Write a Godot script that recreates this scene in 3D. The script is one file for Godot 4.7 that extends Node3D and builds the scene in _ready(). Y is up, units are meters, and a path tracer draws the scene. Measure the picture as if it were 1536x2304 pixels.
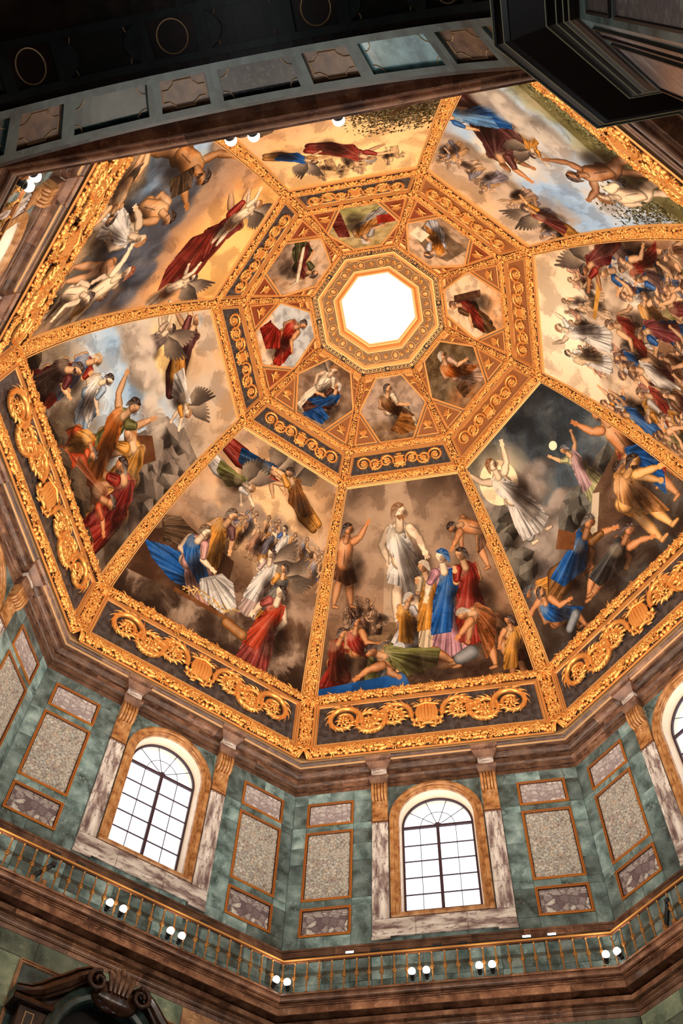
extends Node3D
# An octagonal marble chapel seen from a niche: painted and gilded dome, window drum, cornice with balustrade.
# Side k lies between dome ribs k and k+1; in a side's own frame x runs along the wall, y up, z towards the room.
# Heights h are above the eye; y = h + EYE.

const EYE := 1.65
const C8 := 0.9238795
const S8 := 0.3826834
var ORG := Vector3.ZERO
var used := {}
var M := {}
var rng := RandomNumberGenerator.new()
var COMPASS := ["north", "northeast", "east", "southeast", "south", "southwest", "west", "northwest"]
# where a side is, in words one can find in the picture
var WHERE := ["over the middle arched window", "over the arched window cut by the right edge", "on the right edge with the cream glow",
	"at upper right around the pale blue sky", "at top centre next to the dark arch", "at upper left around the dark sea",
	"on the left side around the grey rocks", "over the left arched window"]

func _ready() -> void:
	rng.seed = 7
	# ---------------------------------------------------------------- camera, sky, exposure
	var cam := Camera3D.new()
	cam.name = "camera"
	cam.transform = Transform3D(Basis(Vector3(-0.21588, 0.02875, 0.97600), Vector3(-0.84895, 0.48827, -0.20217), Vector3(-0.48236, -0.87222, -0.08100)).orthonormalized(), Vector3(-15.2084, EYE, -3.8913))
	cam.fov = 55.585
	cam.near = 0.05
	cam.far = 300.0
	add_child(cam)
	cam.current = true
	var env := Environment.new()
	env.background_mode = Environment.BG_COLOR
	env.background_color = Color(0.97, 0.98, 1.0)
	env.background_energy_multiplier = 2.2
	env.tonemap_mode = Environment.TONE_MAPPER_LINEAR
	env.tonemap_exposure = 1.0
	env.sdfgi_enabled = true
	env.ssao_enabled = true
	env.ssil_enabled = true
	var we := WorldEnvironment.new()
	we.name = "world_environment"
	we.environment = env
	add_child(we)
	# ---------------------------------------------------------------- surfaces
	make_materials()
	# ---------------------------------------------------------------- large structure
	make_profile()
	build_shell()
	for k in 8:
		drum_wall(k)
	for k in 8:
		upper_cornice(k)
		main_cornice(k)
	lower_walls()
	near_arch()
	impost()
	# ---------------------------------------------------------------- dome
	for k in 8:
		dome_painting(k)
	hexagons()
	friezes()
	garlands()
	oculus()
	# ---------------------------------------------------------------- wall objects
	for k in [0, 7, 1, 6, 5]:
		wall_objects(k)
	balustrades()
	pediment()
	lamps()

# ==================================================================== naming and tagging
func numbered(called: String) -> String:
	if not used.has(called):
		used[called] = 0
		return called
	used[called] += 1
	return "%s_%03d" % [called, used[called]]

func tag(o: Node, label := "", category := "", group := "", kind := "") -> Node:
	if label: o.set_meta("label", label)
	if category: o.set_meta("category", category)
	if group: o.set_meta("group", group)
	if kind: o.set_meta("kind", kind)
	return o

func az(k: int) -> float:
	return (k + 0.5) * PI / 4.0

func side_turn(k: int) -> float:
	return -(az(k) + PI / 2.0)

func rib_turn(k: int) -> float:
	return -(k * PI / 4.0 + PI / 2.0)

# a Node3D at a point of a turned frame; meshes built for it subtract ORG
func base(called: String, turn: float, at: Vector3) -> Node3D:
	var o := Node3D.new()
	o.name = numbered(called)
	o.rotation.y = turn
	o.position = Basis(Vector3.UP, turn) * at
	ORG = at
	add_child(o)
	return o

func put(called: String, st, m: Material, parent: Node) -> MeshInstance3D:
	var o := MeshInstance3D.new()
	o.mesh = st if st is Mesh else st.commit()
	o.material_override = m
	if parent == self:
		o.name = numbered(called)
	else:
		var n := 0
		var nm := called
		while parent.has_node(nm):
			n += 1
			nm = "%s_%03d" % [called, n]
		o.name = nm
	parent.add_child(o)
	return o

func solo(called: String, st, m: Material, turn: float, at: Vector3) -> MeshInstance3D:
	var o := put(called, st, m, self)
	o.rotation.y = turn
	o.position = Basis(Vector3.UP, turn) * at
	return o

func part_copy(called: String, mesh: Mesh, m: Material, parent: Node, t: Transform3D) -> MeshInstance3D:
	var o := put(called, mesh, m, parent)
	o.transform = t
	return o

func twin(o: Node3D, called: String, turn: float) -> Node3D:
	var c: Node3D = o.duplicate()
	c.name = numbered(called)
	add_child(c)
	var at: Vector3 = Basis(Vector3.UP, o.rotation.y).inverse() * o.position
	c.rotation.y = turn
	c.position = Basis(Vector3.UP, turn) * at
	return c

# ==================================================================== mesh helpers
func mb(flat := true) -> SurfaceTool:
	var st := SurfaceTool.new()
	st.begin(Mesh.PRIMITIVE_TRIANGLES)
	if flat:
		st.set_smooth_group(-1)
	return st

func tri(st: SurfaceTool, a: Vector3, b: Vector3, c: Vector3) -> void:
	st.add_vertex(a - ORG); st.add_vertex(b - ORG); st.add_vertex(c - ORG)

func quad(st: SurfaceTool, a: Vector3, b: Vector3, c: Vector3, d: Vector3) -> void:
	tri(st, a, b, c); tri(st, a, c, d)

func pt(s: float, h: float, ap: float) -> Vector3:
	return Vector3(s, h + EYE, -ap)

# box in a side's frame, ap0 in front (nearer the room) and ap1 behind, with a bevelled front edge
func slab(st: SurfaceTool, s0: float, s1: float, h0: float, h1: float, ap0: float, ap1: float, bev := 0.012) -> void:
	var f := [pt(s0 + bev, h0 + bev, ap0), pt(s1 - bev, h0 + bev, ap0), pt(s1 - bev, h1 - bev, ap0), pt(s0 + bev, h1 - bev, ap0)]
	var m := [pt(s0, h0, ap0 + bev), pt(s1, h0, ap0 + bev), pt(s1, h1, ap0 + bev), pt(s0, h1, ap0 + bev)]
	var b := [pt(s0, h0, ap1), pt(s1, h0, ap1), pt(s1, h1, ap1), pt(s0, h1, ap1)]
	quad(st, f[3], f[2], f[1], f[0])
	for i in 4:
		var j := (i + 1) % 4
		quad(st, f[i], f[j], m[j], m[i])
		quad(st, m[i], m[j], b[j], b[i])
	quad(st, b[0], b[1], b[2], b[3])

func finish(st: SurfaceTool) -> ArrayMesh:
	st.generate_normals()
	return st.commit()

# surface through rows of points
func lattice(st: SurfaceTool, rows: Array, closed := false) -> void:
	for i in rows.size() - 1:
		var n: int = rows[i].size()
		for j in (n if closed else n - 1):
			var q := (j + 1) % n
			quad(st, rows[i][j], rows[i][q], rows[i + 1][q], rows[i + 1][j])

# frame moulding round a rectangle on a wall; prof is [(inset from the outer edge, proud)]
func rect_frame(st: SurfaceTool, s0: float, s1: float, h0: float, h1: float, ap: float, prof: Array) -> void:
	var rows := []
	for p in prof:
		rows.append([pt(s0 + p.x, h0 + p.x, ap - p.y), pt(s1 - p.x, h0 + p.x, ap - p.y), pt(s1 - p.x, h1 - p.x, ap - p.y), pt(s0 + p.x, h1 - p.x, ap - p.y)])
	lattice(st, rows, true)

func tube(st: SurfaceTool, pts: Array, rad: Array, sides := 6, squash := 1.0, up := Vector3(0, 0, 1)) -> void:
	var rows := []
	for i in pts.size():
		var d: Vector3 = (pts[mini(i + 1, pts.size() - 1)] - pts[maxi(i - 1, 0)]).normalized()
		var x := d.cross(up)
		if x.length() < 0.01:
			x = d.cross(Vector3(1, 0.2, 0))
		x = x.normalized()
		var y := x.cross(d).normalized()
		var row := []
		for j in sides:
			var a := TAU * j / sides
			row.append(pts[i] + x * cos(a) * rad[i] + y * sin(a) * rad[i] * squash)
		rows.append(row)
	lattice(st, rows, true)

func lathe(st: SurfaceTool, prof: Array, sides: int, at: Vector3, axis := Vector3.UP) -> void:
	var x := axis.cross(Vector3(0.31, 0.2, 0.9)).normalized()
	var z := x.cross(axis).normalized()
	var rows := []
	for p in prof:
		var row := []
		for j in sides:
			var a := TAU * j / sides
			row.append(at + axis * p.y + (x * cos(a) + z * sin(a)) * p.x)
		rows.append(row)
	lattice(st, rows, true)

func ball(st: SurfaceTool, at: Vector3, r: Vector3, seg := 8, rings := 5, lobes := 0, deep := 0.0) -> void:
	var rows := []
	for i in rings + 1:
		var f := PI * i / rings
		var row := []
		for j in seg:
			var a := TAU * j / seg
			var k := 1.0
			if lobes:
				k = 1.0 - deep * absf(cos(a * lobes * 0.5))
			row.append(at + Vector3(cos(a) * sin(f) * r.x * k, cos(f) * r.y, sin(a) * sin(f) * r.z * k))
		rows.append(row)
	lattice(st, rows, true)

# ==================================================================== materials
func noise(f: float, kind: int, sd: int, oct := 4, warp := 0.0) -> FastNoiseLite:
	var n := FastNoiseLite.new()
	n.noise_type = kind
	n.frequency = f
	n.seed = sd
	n.fractal_octaves = oct
	n.fractal_type = FastNoiseLite.FRACTAL_FBM
	if warp > 0.0:
		n.domain_warp_enabled = true
		n.domain_warp_amplitude = warp
		n.domain_warp_frequency = f * 1.3
		n.domain_warp_fractal_octaves = 3
	return n

func bytes_of(n: FastNoiseLite, size: int) -> PackedByteArray:
	var i := n.get_seamless_image(size, size, false, false, 0.15, true)
	i.convert(Image.FORMAT_L8)
	return i.get_data()

func ramp(cols: Array, t: float) -> Color:
	var x := clampf(t, 0.0, 0.9999) * (cols.size() - 1)
	var i := int(x)
	return (cols[i] as Color).lerp(cols[i + 1], x - i)

# a cloudy stone with thin veins: cols is a ramp, vein a colour laid along the ridges of a second noise
func veined(size: int, f: float, cols: Array, vein: Color, width: float, sd: int, stretch := 1) -> ImageTexture:
	var a := bytes_of(noise(f, FastNoiseLite.TYPE_SIMPLEX_SMOOTH, sd, 5, 40.0), size)
	var b := bytes_of(noise(f * 1.6, FastNoiseLite.TYPE_SIMPLEX_SMOOTH, sd + 9, 3, 60.0), size)
	var out := PackedByteArray()
	out.resize(size * size * 3)
	var lut: Array[Color] = []
	for i in 256:
		lut.append(ramp(cols, i / 255.0))
	var p := 0
	for i in size * size:
		var c := lut[a[i]]
		var d := absf(b[i] - 128.0) / 128.0
		if d < width:
			var w := (1.0 - d / width) * 0.75
			c = c.lerp(vein, w)
		out[p] = int(c.r * 255.0); out[p + 1] = int(c.g * 255.0); out[p + 2] = int(c.b * 255.0)
		p += 3
	var im := Image.create_from_data(size, size, false, Image.FORMAT_RGB8, out)
	if stretch > 1:
		im.resize(size * stretch, size, Image.INTERPOLATE_CUBIC)
	im.generate_mipmaps()
	return ImageTexture.create_from_image(im)

# broken stones of several colours in a dark matrix
func breccia(size: int, f: float, cols: Array, matrix: Color, joint: float, sd: int) -> ImageTexture:
	var n := noise(f, FastNoiseLite.TYPE_CELLULAR, sd, 1, 34.0)
	n.domain_warp_frequency = f * 2.2
	n.fractal_type = FastNoiseLite.FRACTAL_NONE
	n.cellular_return_type = FastNoiseLite.RETURN_CELL_VALUE
	var a := bytes_of(n, size)
	n.cellular_return_type = FastNoiseLite.RETURN_DISTANCE2_SUB
	var b := bytes_of(n, size)
	var g := bytes_of(noise(0.05, FastNoiseLite.TYPE_SIMPLEX_SMOOTH, sd + 4, 4), size)
	var out := PackedByteArray()
	out.resize(size * size * 3)
	var lut: Array[Color] = []
	for i in 256:
		lut.append(cols[(i * 37) % cols.size()])
	var p := 0
	for i in size * size:
		var c := lut[a[i]]
		c = c.lightened((g[i] - 128) / 900.0) if g[i] > 128 else c.darkened((128 - g[i]) / 420.0)
		var d := b[i] / 255.0
		if d < joint:
			c = c.lerp(matrix, 1.0 - d / joint)
		out[p] = int(c.r * 255.0); out[p + 1] = int(c.g * 255.0); out[p + 2] = int(c.b * 255.0)
		p += 3
	var im := Image.create_from_data(size, size, false, Image.FORMAT_RGB8, out)
	im.generate_mipmaps()
	return ImageTexture.create_from_image(im)

func c8(r: int, g: int, b: int) -> Color:
	return Color(r / 255.0, g / 255.0, b / 255.0)

func stone(tex: Texture2D, scale: float, rough := 0.35, tint := Color.WHITE, off := Vector3.ZERO) -> StandardMaterial3D:
	var m := StandardMaterial3D.new()
	m.albedo_texture = tex
	m.albedo_color = tint
	m.roughness = rough
	m.uv1_triplanar = true
	m.uv1_triplanar_sharpness = 8.0
	m.uv1_scale = Vector3.ONE * scale
	m.uv1_offset = off
	return m

func plain(c: Color, rough := 0.6, metal := 0.0) -> StandardMaterial3D:
	var m := StandardMaterial3D.new()
	m.albedo_color = c
	m.roughness = rough
	m.metallic = metal
	return m

func make_materials() -> void:
	var tg := veined(512, 0.006, [c8(44, 60, 60), c8(78, 102, 102), c8(112, 140, 140), c8(134, 162, 161), c8(170, 194, 191)], c8(192, 210, 206), 0.05, 3)
	for i in 6:
		var g := [0.7, 0.86, 1.0, 1.06, 0.92, 0.78][i] as float
		M["green%d" % i] = stone(tg, 0.3, 0.3, Color(g, g, g), Vector3(i * 0.37, i * 0.21, i * 0.11))
	var tb := veined(512, 0.007, [c8(66, 46, 38), c8(96, 70, 58), c8(124, 96, 80), c8(140, 112, 94), c8(164, 138, 120)], c8(190, 166, 146), 0.05, 21)
	for i in 5:
		var g := [0.62, 0.74, 0.82, 0.95, 0.68][i] as float
		M["brown%d" % i] = stone(tb, 0.35, 0.38, Color(g * 0.98, g * 0.88, g * 0.8), Vector3(i * 0.43, i * 0.19, i * 0.31))
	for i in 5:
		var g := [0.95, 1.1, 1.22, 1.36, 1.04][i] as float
		M["cornice%d" % i] = stone(tb, 0.35, 0.3, Color(g, g * 0.9, g * 0.82), Vector3(i * 0.43, i * 0.19, i * 0.31))  # the brown marble lightened to offset dim light on the main cornice
	var tbr := breccia(512, 0.032, [c8(198, 190, 186), c8(186, 180, 178), c8(206, 198, 190), c8(172, 164, 164), c8(204, 184, 170), c8(186, 186, 184), c8(214, 206, 202), c8(180, 166, 164)], c8(104, 90, 88), 0.15, 5)
	M["breccia"] = stone(tbr, 0.36, 0.3)
	M["breccia_b"] = stone(tbr, 0.42, 0.3, Color(0.94, 0.97, 0.94), Vector3(0.3, 0.5, 0.2))
	var tpu := breccia(512, 0.018, [c8(208, 204, 200), c8(180, 174, 174), c8(160, 150, 154), c8(196, 190, 188), c8(220, 216, 212), c8(170, 162, 162)], c8(140, 128, 130), 0.3, 15)
	M["purple"] = stone(tpu, 0.5, 0.3)
	M["purple_dark"] = stone(breccia(512, 0.016, [c8(196, 196, 190), c8(120, 110, 114), c8(146, 136, 138), c8(206, 204, 196), c8(104, 92, 98), c8(164, 156, 154)], c8(96, 84, 88), 0.25, 31), 0.45, 0.3)
	var ty := veined(512, 0.008, [c8(108, 64, 32), c8(144, 94, 50), c8(172, 120, 72), c8(184, 136, 86), c8(200, 156, 110)], c8(104, 60, 32), 0.045, 41)
	M["giallo"] = stone(ty, 0.5, 0.35)
	M["giallo_pale"] = stone(ty, 0.4, 0.35, Color(1.3, 1.4, 1.5), Vector3(0.4, 0.1, 0.7))
	var tw := veined(512, 0.006, [c8(78, 62, 62), c8(118, 100, 98), c8(196, 186, 178), c8(222, 216, 208), c8(234, 230, 222)], c8(74, 58, 58), 0.12, 55)
	M["pavonazzo"] = stone(tw, 0.5, 0.35)
	M["pavonazzo"].uv1_scale = Vector3(0.62, 0.16, 0.4)
	M["pavonazzo_flat"] = stone(tw, 0.5, 0.35, Color.WHITE, Vector3(0.4, 0.2, 0.1))
	M["pavonazzo_flat"].uv1_scale = Vector3(0.16, 0.62, 0.4)
	M["cream"] = plain(c8(234, 216, 190), 0.4)
	var td := veined(256, 0.012, [c8(30, 26, 26), c8(48, 43, 43), c8(66, 60, 60), c8(84, 80, 80)], c8(120, 122, 122), 0.06, 61)
	M["slate"] = stone(td, 0.8, 0.35)
	M["soffit_dark"] = stone(breccia(256, 0.09, [c8(40, 34, 36), c8(30, 25, 28), c8(58, 52, 54), c8(130, 124, 120), c8(36, 30, 32), c8(44, 38, 38)], c8(22, 18, 20), 0.3, 91), 1.2, 0.3)
	M["soffit_green"] = stone(tg, 0.5, 0.28, Color(0.4, 0.44, 0.42), Vector3(0.2, 0.6, 0.4))
	M["soffit_sheen"] = stone(tg, 0.6, 0.2, Color(1.1, 1.16, 1.18), Vector3(0.7, 0.1, 0.4))  # pale tint stands for window light reflected in the polished coffer
	M["soffit_frame_shaded"] = stone(tg, 0.45, 0.4, Color(0.2, 0.2, 0.2), Vector3(0.5, 0.3, 0.9))  # lower row's frame stone darkened to carry the upper row's shade
	M["soffit_wine"] = stone(tb, 0.6, 0.4, Color(0.3, 0.2, 0.17))  # dark red stone, deepened further for the upper row's shade
	M["soffit_black"] = stone(td, 0.6, 0.4, Color(0.4, 0.36, 0.34))  # black stone, deepened further for the upper row's shade
	M["soffit_frame"] = stone(tg, 0.45, 0.4, Color(0.62, 0.64, 0.63), Vector3(0.5, 0.3, 0.9))
	M["soffit_tan"] = stone(tb, 0.9, 0.35, Color(0.95, 0.85, 0.72))
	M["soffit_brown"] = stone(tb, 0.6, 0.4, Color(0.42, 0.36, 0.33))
	M["inlay"] = plain(c8(206, 164, 118), 0.5)
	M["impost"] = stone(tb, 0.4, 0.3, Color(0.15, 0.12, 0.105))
	M["impost_glint"] = plain(c8(186, 172, 130), 0.3)
	M["lower"] = stone(tg, 0.2, 0.5, Color(0.9, 0.82, 0.7))
	M["lower_tan"] = stone(tb, 0.2, 0.5, Color(1.4, 1.32, 1.12))
	M["lower_pale"] = stone(tg, 0.2, 0.5, Color(1.2, 1.1, 0.92))
	M["pediment"] = stone(tb, 0.5, 0.18, Color(0.5, 0.42, 0.38))
	M["pediment_pale"] = stone(tb, 0.6, 0.2, Color(0.95, 0.9, 0.86))
	M["dark"] = plain(c8(24, 18, 16), 0.8)
	M["gap"] = plain(c8(46, 30, 24), 0.8)
	M["gold"] = plain(c8(240, 172, 92), 0.34, 0.65)
	M["gold_flat"] = plain(c8(212, 142, 74), 0.45, 0.4)
	M["gold_pale"] = plain(c8(240, 180, 106), 0.42, 0.4)
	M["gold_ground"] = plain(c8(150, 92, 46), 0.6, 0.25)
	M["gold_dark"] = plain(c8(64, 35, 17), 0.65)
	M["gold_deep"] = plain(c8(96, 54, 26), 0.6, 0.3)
	M["oculus_ground"] = plain(c8(140, 102, 62), 0.6, 0.2)
	M["gold_red"] = plain(c8(136, 62, 24), 0.6, 0.2)
	M["bronze"] = plain(c8(206, 132, 62), 0.35, 0.6)
	M["rail"] = plain(c8(206, 150, 78), 0.42, 0.6)
	M["baluster"] = plain(c8(178, 128, 70), 0.38, 0.6)
	M["plaster"] = plain(c8(196, 150, 100), 0.8)
	M["metal"] = plain(c8(64, 44, 54), 0.5, 0.3)
	M["black"] = plain(c8(26, 26, 30), 0.5)
	M["key_ground"] = plain(c8(26, 16, 10), 0.7)
	var gl := plain(Color(0.95, 0.97, 1.0, 0.06), 0.02)
	gl.transparency = BaseMaterial3D.TRANSPARENCY_ALPHA
	M["glass"] = gl
	var le := plain(Color(1, 0.96, 0.9), 0.4)
	le.emission_enabled = true
	le.emission = Color(1.0, 0.95, 0.88)
	le.emission_energy_multiplier = 6.0
	M["lens"] = le

# ==================================================================== the dome's profile
# PL: points (apothem, h, arc length l); l0..l4 are the lengths at the lower, second, third and fourth ring
var PL: Array = []
var L0 := 0.0
var L1 := 0.0
var L2 := 0.0
var L3 := 0.0
var L4 := 0.0

func make_profile() -> void:
	var raw := [Vector2(14.53, 31.24), Vector2(14.5, 31.64), Vector2(14.2, 34.66)]
	var a := Vector2(14.2, 34.66); var b := Vector2(11.4, 41.0); var c := Vector2(8.12, 45.15)
	# circle through a, b, c
	var d := 2.0 * (a.x * (b.y - c.y) + b.x * (c.y - a.y) + c.x * (a.y - b.y))
	var o := Vector2(((a.length_squared()) * (b.y - c.y) + b.length_squared() * (c.y - a.y) + c.length_squared() * (a.y - b.y)) / d,
		((a.length_squared()) * (c.x - b.x) + b.length_squared() * (a.x - c.x) + c.length_squared() * (b.x - a.x)) / d)
	var r := (a - o).length()
	var t0 := (a - o).angle()
	var t1 := (c - o).angle()
	for i in range(1, 33):
		raw.append(o + Vector2.from_angle(lerpf(t0, t1, i / 32.0)) * r)
	raw.append(Vector2(6.85, 46.45))
	raw.append(Vector2(3.6, 49.35))
	var l := 0.0
	for i in raw.size():
		var q: Vector2 = Vector2(raw[i].x * C8, raw[i].y)
		if i > 0:
			l += (q - Vector2(PL[-1].x, PL[-1].y)).length()
		PL.append(Vector3(q.x, q.y, l))
		if i == 1: L0 = l
		if i == 2: L1 = l
		if i == 34: L2 = l
		if i == 35: L3 = l
		if i == 36: L4 = l

func seg_at(l: float) -> int:
	for i in range(1, PL.size()):
		if l <= PL[i].z:
			return i
	return PL.size() - 1

# point of the dome in a side's frame: s along, l up the profile, d proud of the surface
func dp(s: float, l: float, d := 0.0) -> Vector3:
	var i := seg_at(l)
	var p: Vector3 = PL[i - 1]; var q: Vector3 = PL[i]
	var f := (l - p.z) / (q.z - p.z)
	var ap := lerpf(p.x, q.x, f); var h := lerpf(p.y, q.y, f)
	var tn := Vector2(q.x - p.x, q.y - p.y).normalized()
	return Vector3(s, h + EYE + tn.x * d, -ap + tn.y * d)

func half(l: float) -> float:
	var i := seg_at(l)
	var p: Vector3 = PL[i - 1]; var q: Vector3 = PL[i]
	return lerpf(p.x, q.x, (l - p.z) / (q.z - p.z)) * (S8 / C8)

# unit vectors of the dome surface at l: (up the profile, outwards into the room)
func dframe(l: float) -> Basis:
	var i := seg_at(l)
	var p: Vector3 = PL[i - 1]; var q: Vector3 = PL[i]
	var tn := Vector2(q.x - p.x, q.y - p.y).normalized()
	return Basis(Vector3(1, 0, 0), Vector3(0, tn.y, -tn.x), Vector3(0, tn.x, tn.y))

# width of the gilded band over a rib (half of it), and its garland's half width
func rib_half(l: float) -> float:
	return lerpf(0.5, 0.3, clampf(l / L2, 0.0, 1.0)) if l < L2 else lerpf(0.3, 0.2, clampf((l - L2) / (L4 - L2), 0.0, 1.0))

# ==================================================================== shell
func ring_point(k: float, r: float, h: float) -> Vector3:
	return Vector3(r * cos(k * PI / 4.0), h + EYE, r * sin(k * PI / 4.0))

func build_shell() -> void:
	ORG = Vector3.ZERO
	var st := mb()
	var prof := [Vector2(14.72, 31.05), Vector2(14.72, 31.2)]
	for i in PL.size():
		var i2 := mini(maxi(i, 1), PL.size() - 1)
		var tn := Vector2(PL[i2].x - PL[i2 - 1].x, PL[i2].y - PL[i2 - 1].y).normalized()
		prof.append(Vector2((PL[i].x + tn.y * 0.08) / C8, PL[i].y - tn.x * 0.08))
	var outer := []
	for p in prof:
		outer.append(Vector2(p.x + 0.9, p.y + 0.9))
	outer[0] = Vector2(16.4, 31.05)
	for k in 8:
		for i in prof.size() - 1:
			quad(st, ring_point(k, prof[i].x, prof[i].y), ring_point(k + 1, prof[i].x, prof[i].y), ring_point(k + 1, prof[i + 1].x, prof[i + 1].y), ring_point(k, prof[i + 1].x, prof[i + 1].y))
			quad(st, ring_point(k, outer[i].x, outer[i].y), ring_point(k + 1, outer[i].x, outer[i].y), ring_point(k + 1, outer[i + 1].x, outer[i + 1].y), ring_point(k, outer[i + 1].x, outer[i + 1].y))
		quad(st, ring_point(k, prof[0].x, prof[0].y), ring_point(k + 1, prof[0].x, prof[0].y), ring_point(k + 1, outer[0].x, outer[0].y), ring_point(k, outer[0].x, outer[0].y))
		var e := prof.size() - 1
		quad(st, ring_point(k, prof[e].x, prof[e].y), ring_point(k + 1, prof[e].x, prof[e].y), ring_point(k + 1, outer[e].x, outer[e].y), ring_point(k, outer[e].x, outer[e].y))
	var o := put("ceiling", finish(st), M.plaster, self)
	tag(o, "plain plaster vault shell behind the paintings and gilding of the dome", "ceiling", "", "structure")
	var fl := mb()
	for k in 8:
		tri(fl, Vector3(0, 0, 0), ring_point(k, 16.6, -EYE), ring_point(k + 1, 16.6, -EYE))
		tri(fl, Vector3(0, -0.3, 0), ring_point(k, 16.6, -EYE - 0.3), ring_point(k + 1, 16.6, -EYE - 0.3))
		quad(fl, ring_point(k, 16.6, -EYE), ring_point(k + 1, 16.6, -EYE), ring_point(k + 1, 16.6, -EYE - 0.3), ring_point(k, 16.6, -EYE - 0.3))
	var f := put("floor", finish(fl), M.brown3, self)
	tag(f, "polished stone floor of the octagonal chapel far below the frame", "floor", "", "structure")

# ==================================================================== drum walls and windows
const WR := 15.3
const WAP := 14.135

func s_end(a: float, b: float) -> float:
	return (b - a * cos(PI / 4.0)) / sin(PI / 4.0)

func window_arc(r: float, hc: float, n: int) -> Array:
	var out := []
	for i in n + 1:
		var a := PI - PI * i / n
		out.append(Vector2(cos(a) * r, hc + sin(a) * r))
	return out

func drum_wall(k: int) -> void:
	var at := pt(0, 20.3, WAP)
	ORG = at
	var st := mb()
	var ap0 := WAP + 0.03
	var ap1 := WAP + 0.75
	var hc := 28.05
	var r := 1.52
	var h0 := 19.9
	var h1 := 31.3
	for ap in [ap0, ap1]:
		var w: float = ap * S8 / C8
		quad(st, pt(-w, h0, ap), pt(-r, h0, ap), pt(-r, h1, ap), pt(-w, h1, ap))
		quad(st, pt(r, h0, ap), pt(w, h0, ap), pt(w, h1, ap), pt(r, h1, ap))
		quad(st, pt(-r, h0, ap), pt(r, h0, ap), pt(r, 23.6, ap), pt(-r, 23.6, ap))
		var arc := window_arc(r, hc, 24)
		for i in 24:
			quad(st, pt(arc[i].x, arc[i].y, ap), pt(arc[i + 1].x, arc[i + 1].y, ap), pt(arc[i + 1].x, h1, ap), pt(arc[i].x, h1, ap))
	var w0 := ap0 * S8 / C8
	var w1 := ap1 * S8 / C8
	quad(st, pt(-w0, h1, ap0), pt(w0, h1, ap0), pt(w1, h1, ap1), pt(-w1, h1, ap1))
	quad(st, pt(-w0, h0, ap0), pt(w0, h0, ap0), pt(w1, h0, ap1), pt(-w1, h0, ap1))
	# reveal, narrowing to the glass
	var rows := []
	for e in [[r, hc, 23.6, ap0], [1.43, 28.02, 24.02, 14.62], [1.43, 28.02, 24.02, ap1]]:
		var row := [pt(-e[0], e[2], e[3])]
		for p in window_arc(e[0], e[1], 24):
			row.append(pt(p.x, p.y, e[3]))
		row.append(pt(e[0], e[2], e[3]))
		rows.append(row)
	var rv := mb()
	lattice(rv, rows, true)
	var o := solo("wall_" + COMPASS[k], finish(st), M["green%d" % (k % 6)], side_turn(k), at)
	tag(o, "green marble drum wall " + WHERE[k].replace("over", "round"), "wall", "", "structure")
	var rev := put("reveal", finish(rv), M.cream, o)
	rev.set_meta("label", "pale stone window reveal")
	if k in [0, 7, 1, 6, 5]:
		wall_slabs(k, o)
	glazing(k)

func wall_slabs(k: int, o: Node) -> void:
	rng.seed = 100 + k
	var e := WAP * S8 / C8
	var hs := [20.3, 21.1, 22.2, 22.99, 24.2, 24.54, 25.4, 26.3, 27.1, 27.82, 28.15, 29.37, 29.95]
	var ss := [-e, -5.3, -4.35, -3.36, -2.6, -1.87, -0.8, 0.8, 1.87, 2.6, 3.36, 4.35, 5.3, e]
	for i in ss.size() - 1:
		var j := 0
		while j < hs.size() - 1:
			var a: float = ss[i]; var b: float = ss[i + 1]; var c: float = hs[j]; var d: float = hs[j + 1]
			var mid := absf(a + b) * 0.5
			var inpanel: bool = mid > 3.36 and mid < 5.3 and ((c > 22.9 and d < 24.3) or (c > 24.5 and d < 27.9) or (c > 28.1 and d < 29.4))
			var behind: bool = mid < 2.6 and c > 22.5 and d < 28.3
			var arched: bool = mid < 1.9 and c >= 27.0
			if inpanel or behind or arched:
				j += 1
				continue
			var jn := j
			if not (mid > 3.36 and mid < 5.3) and rng.randf() < 0.4 and j + 2 < hs.size() and not (mid < 2.6):
				jn = j + 1
				d = hs[j + 2]
			var st := mb()
			slab(st, a + 0.004, b - 0.004, c + 0.004, d - 0.004, WAP + rng.randf_range(-0.004, 0.004), WAP + 0.03, 0.006)
			put("slab", finish(st), M["green%d" % rng.randi_range(0, 5)], o)
			j = jn + 1
	# slabs over the arch
	for q in 4:
		var st := mb()
		var s0 := lerpf(-1.87, 1.87, q / 4.0)
		var s1 := lerpf(-1.87, 1.87, (q + 1) / 4.0)
		for i in 6:
			var x0 := lerpf(s0, s1, i / 6.0); var x1 := lerpf(s0, s1, (i + 1) / 6.0)
			var y0 := 28.05 + sqrt(maxf(0.0, 1.84 * 1.84 - x0 * x0)); var y1 := 28.05 + sqrt(maxf(0.0, 1.84 * 1.84 - x1 * x1))
			quad(st, pt(x0, y0, WAP), pt(x1, y1, WAP), pt(x1, 29.95, WAP), pt(x0, 29.95, WAP))
		put("slab", finish(st), M["green%d" % ((q * 2 + k) % 6)], o)

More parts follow.
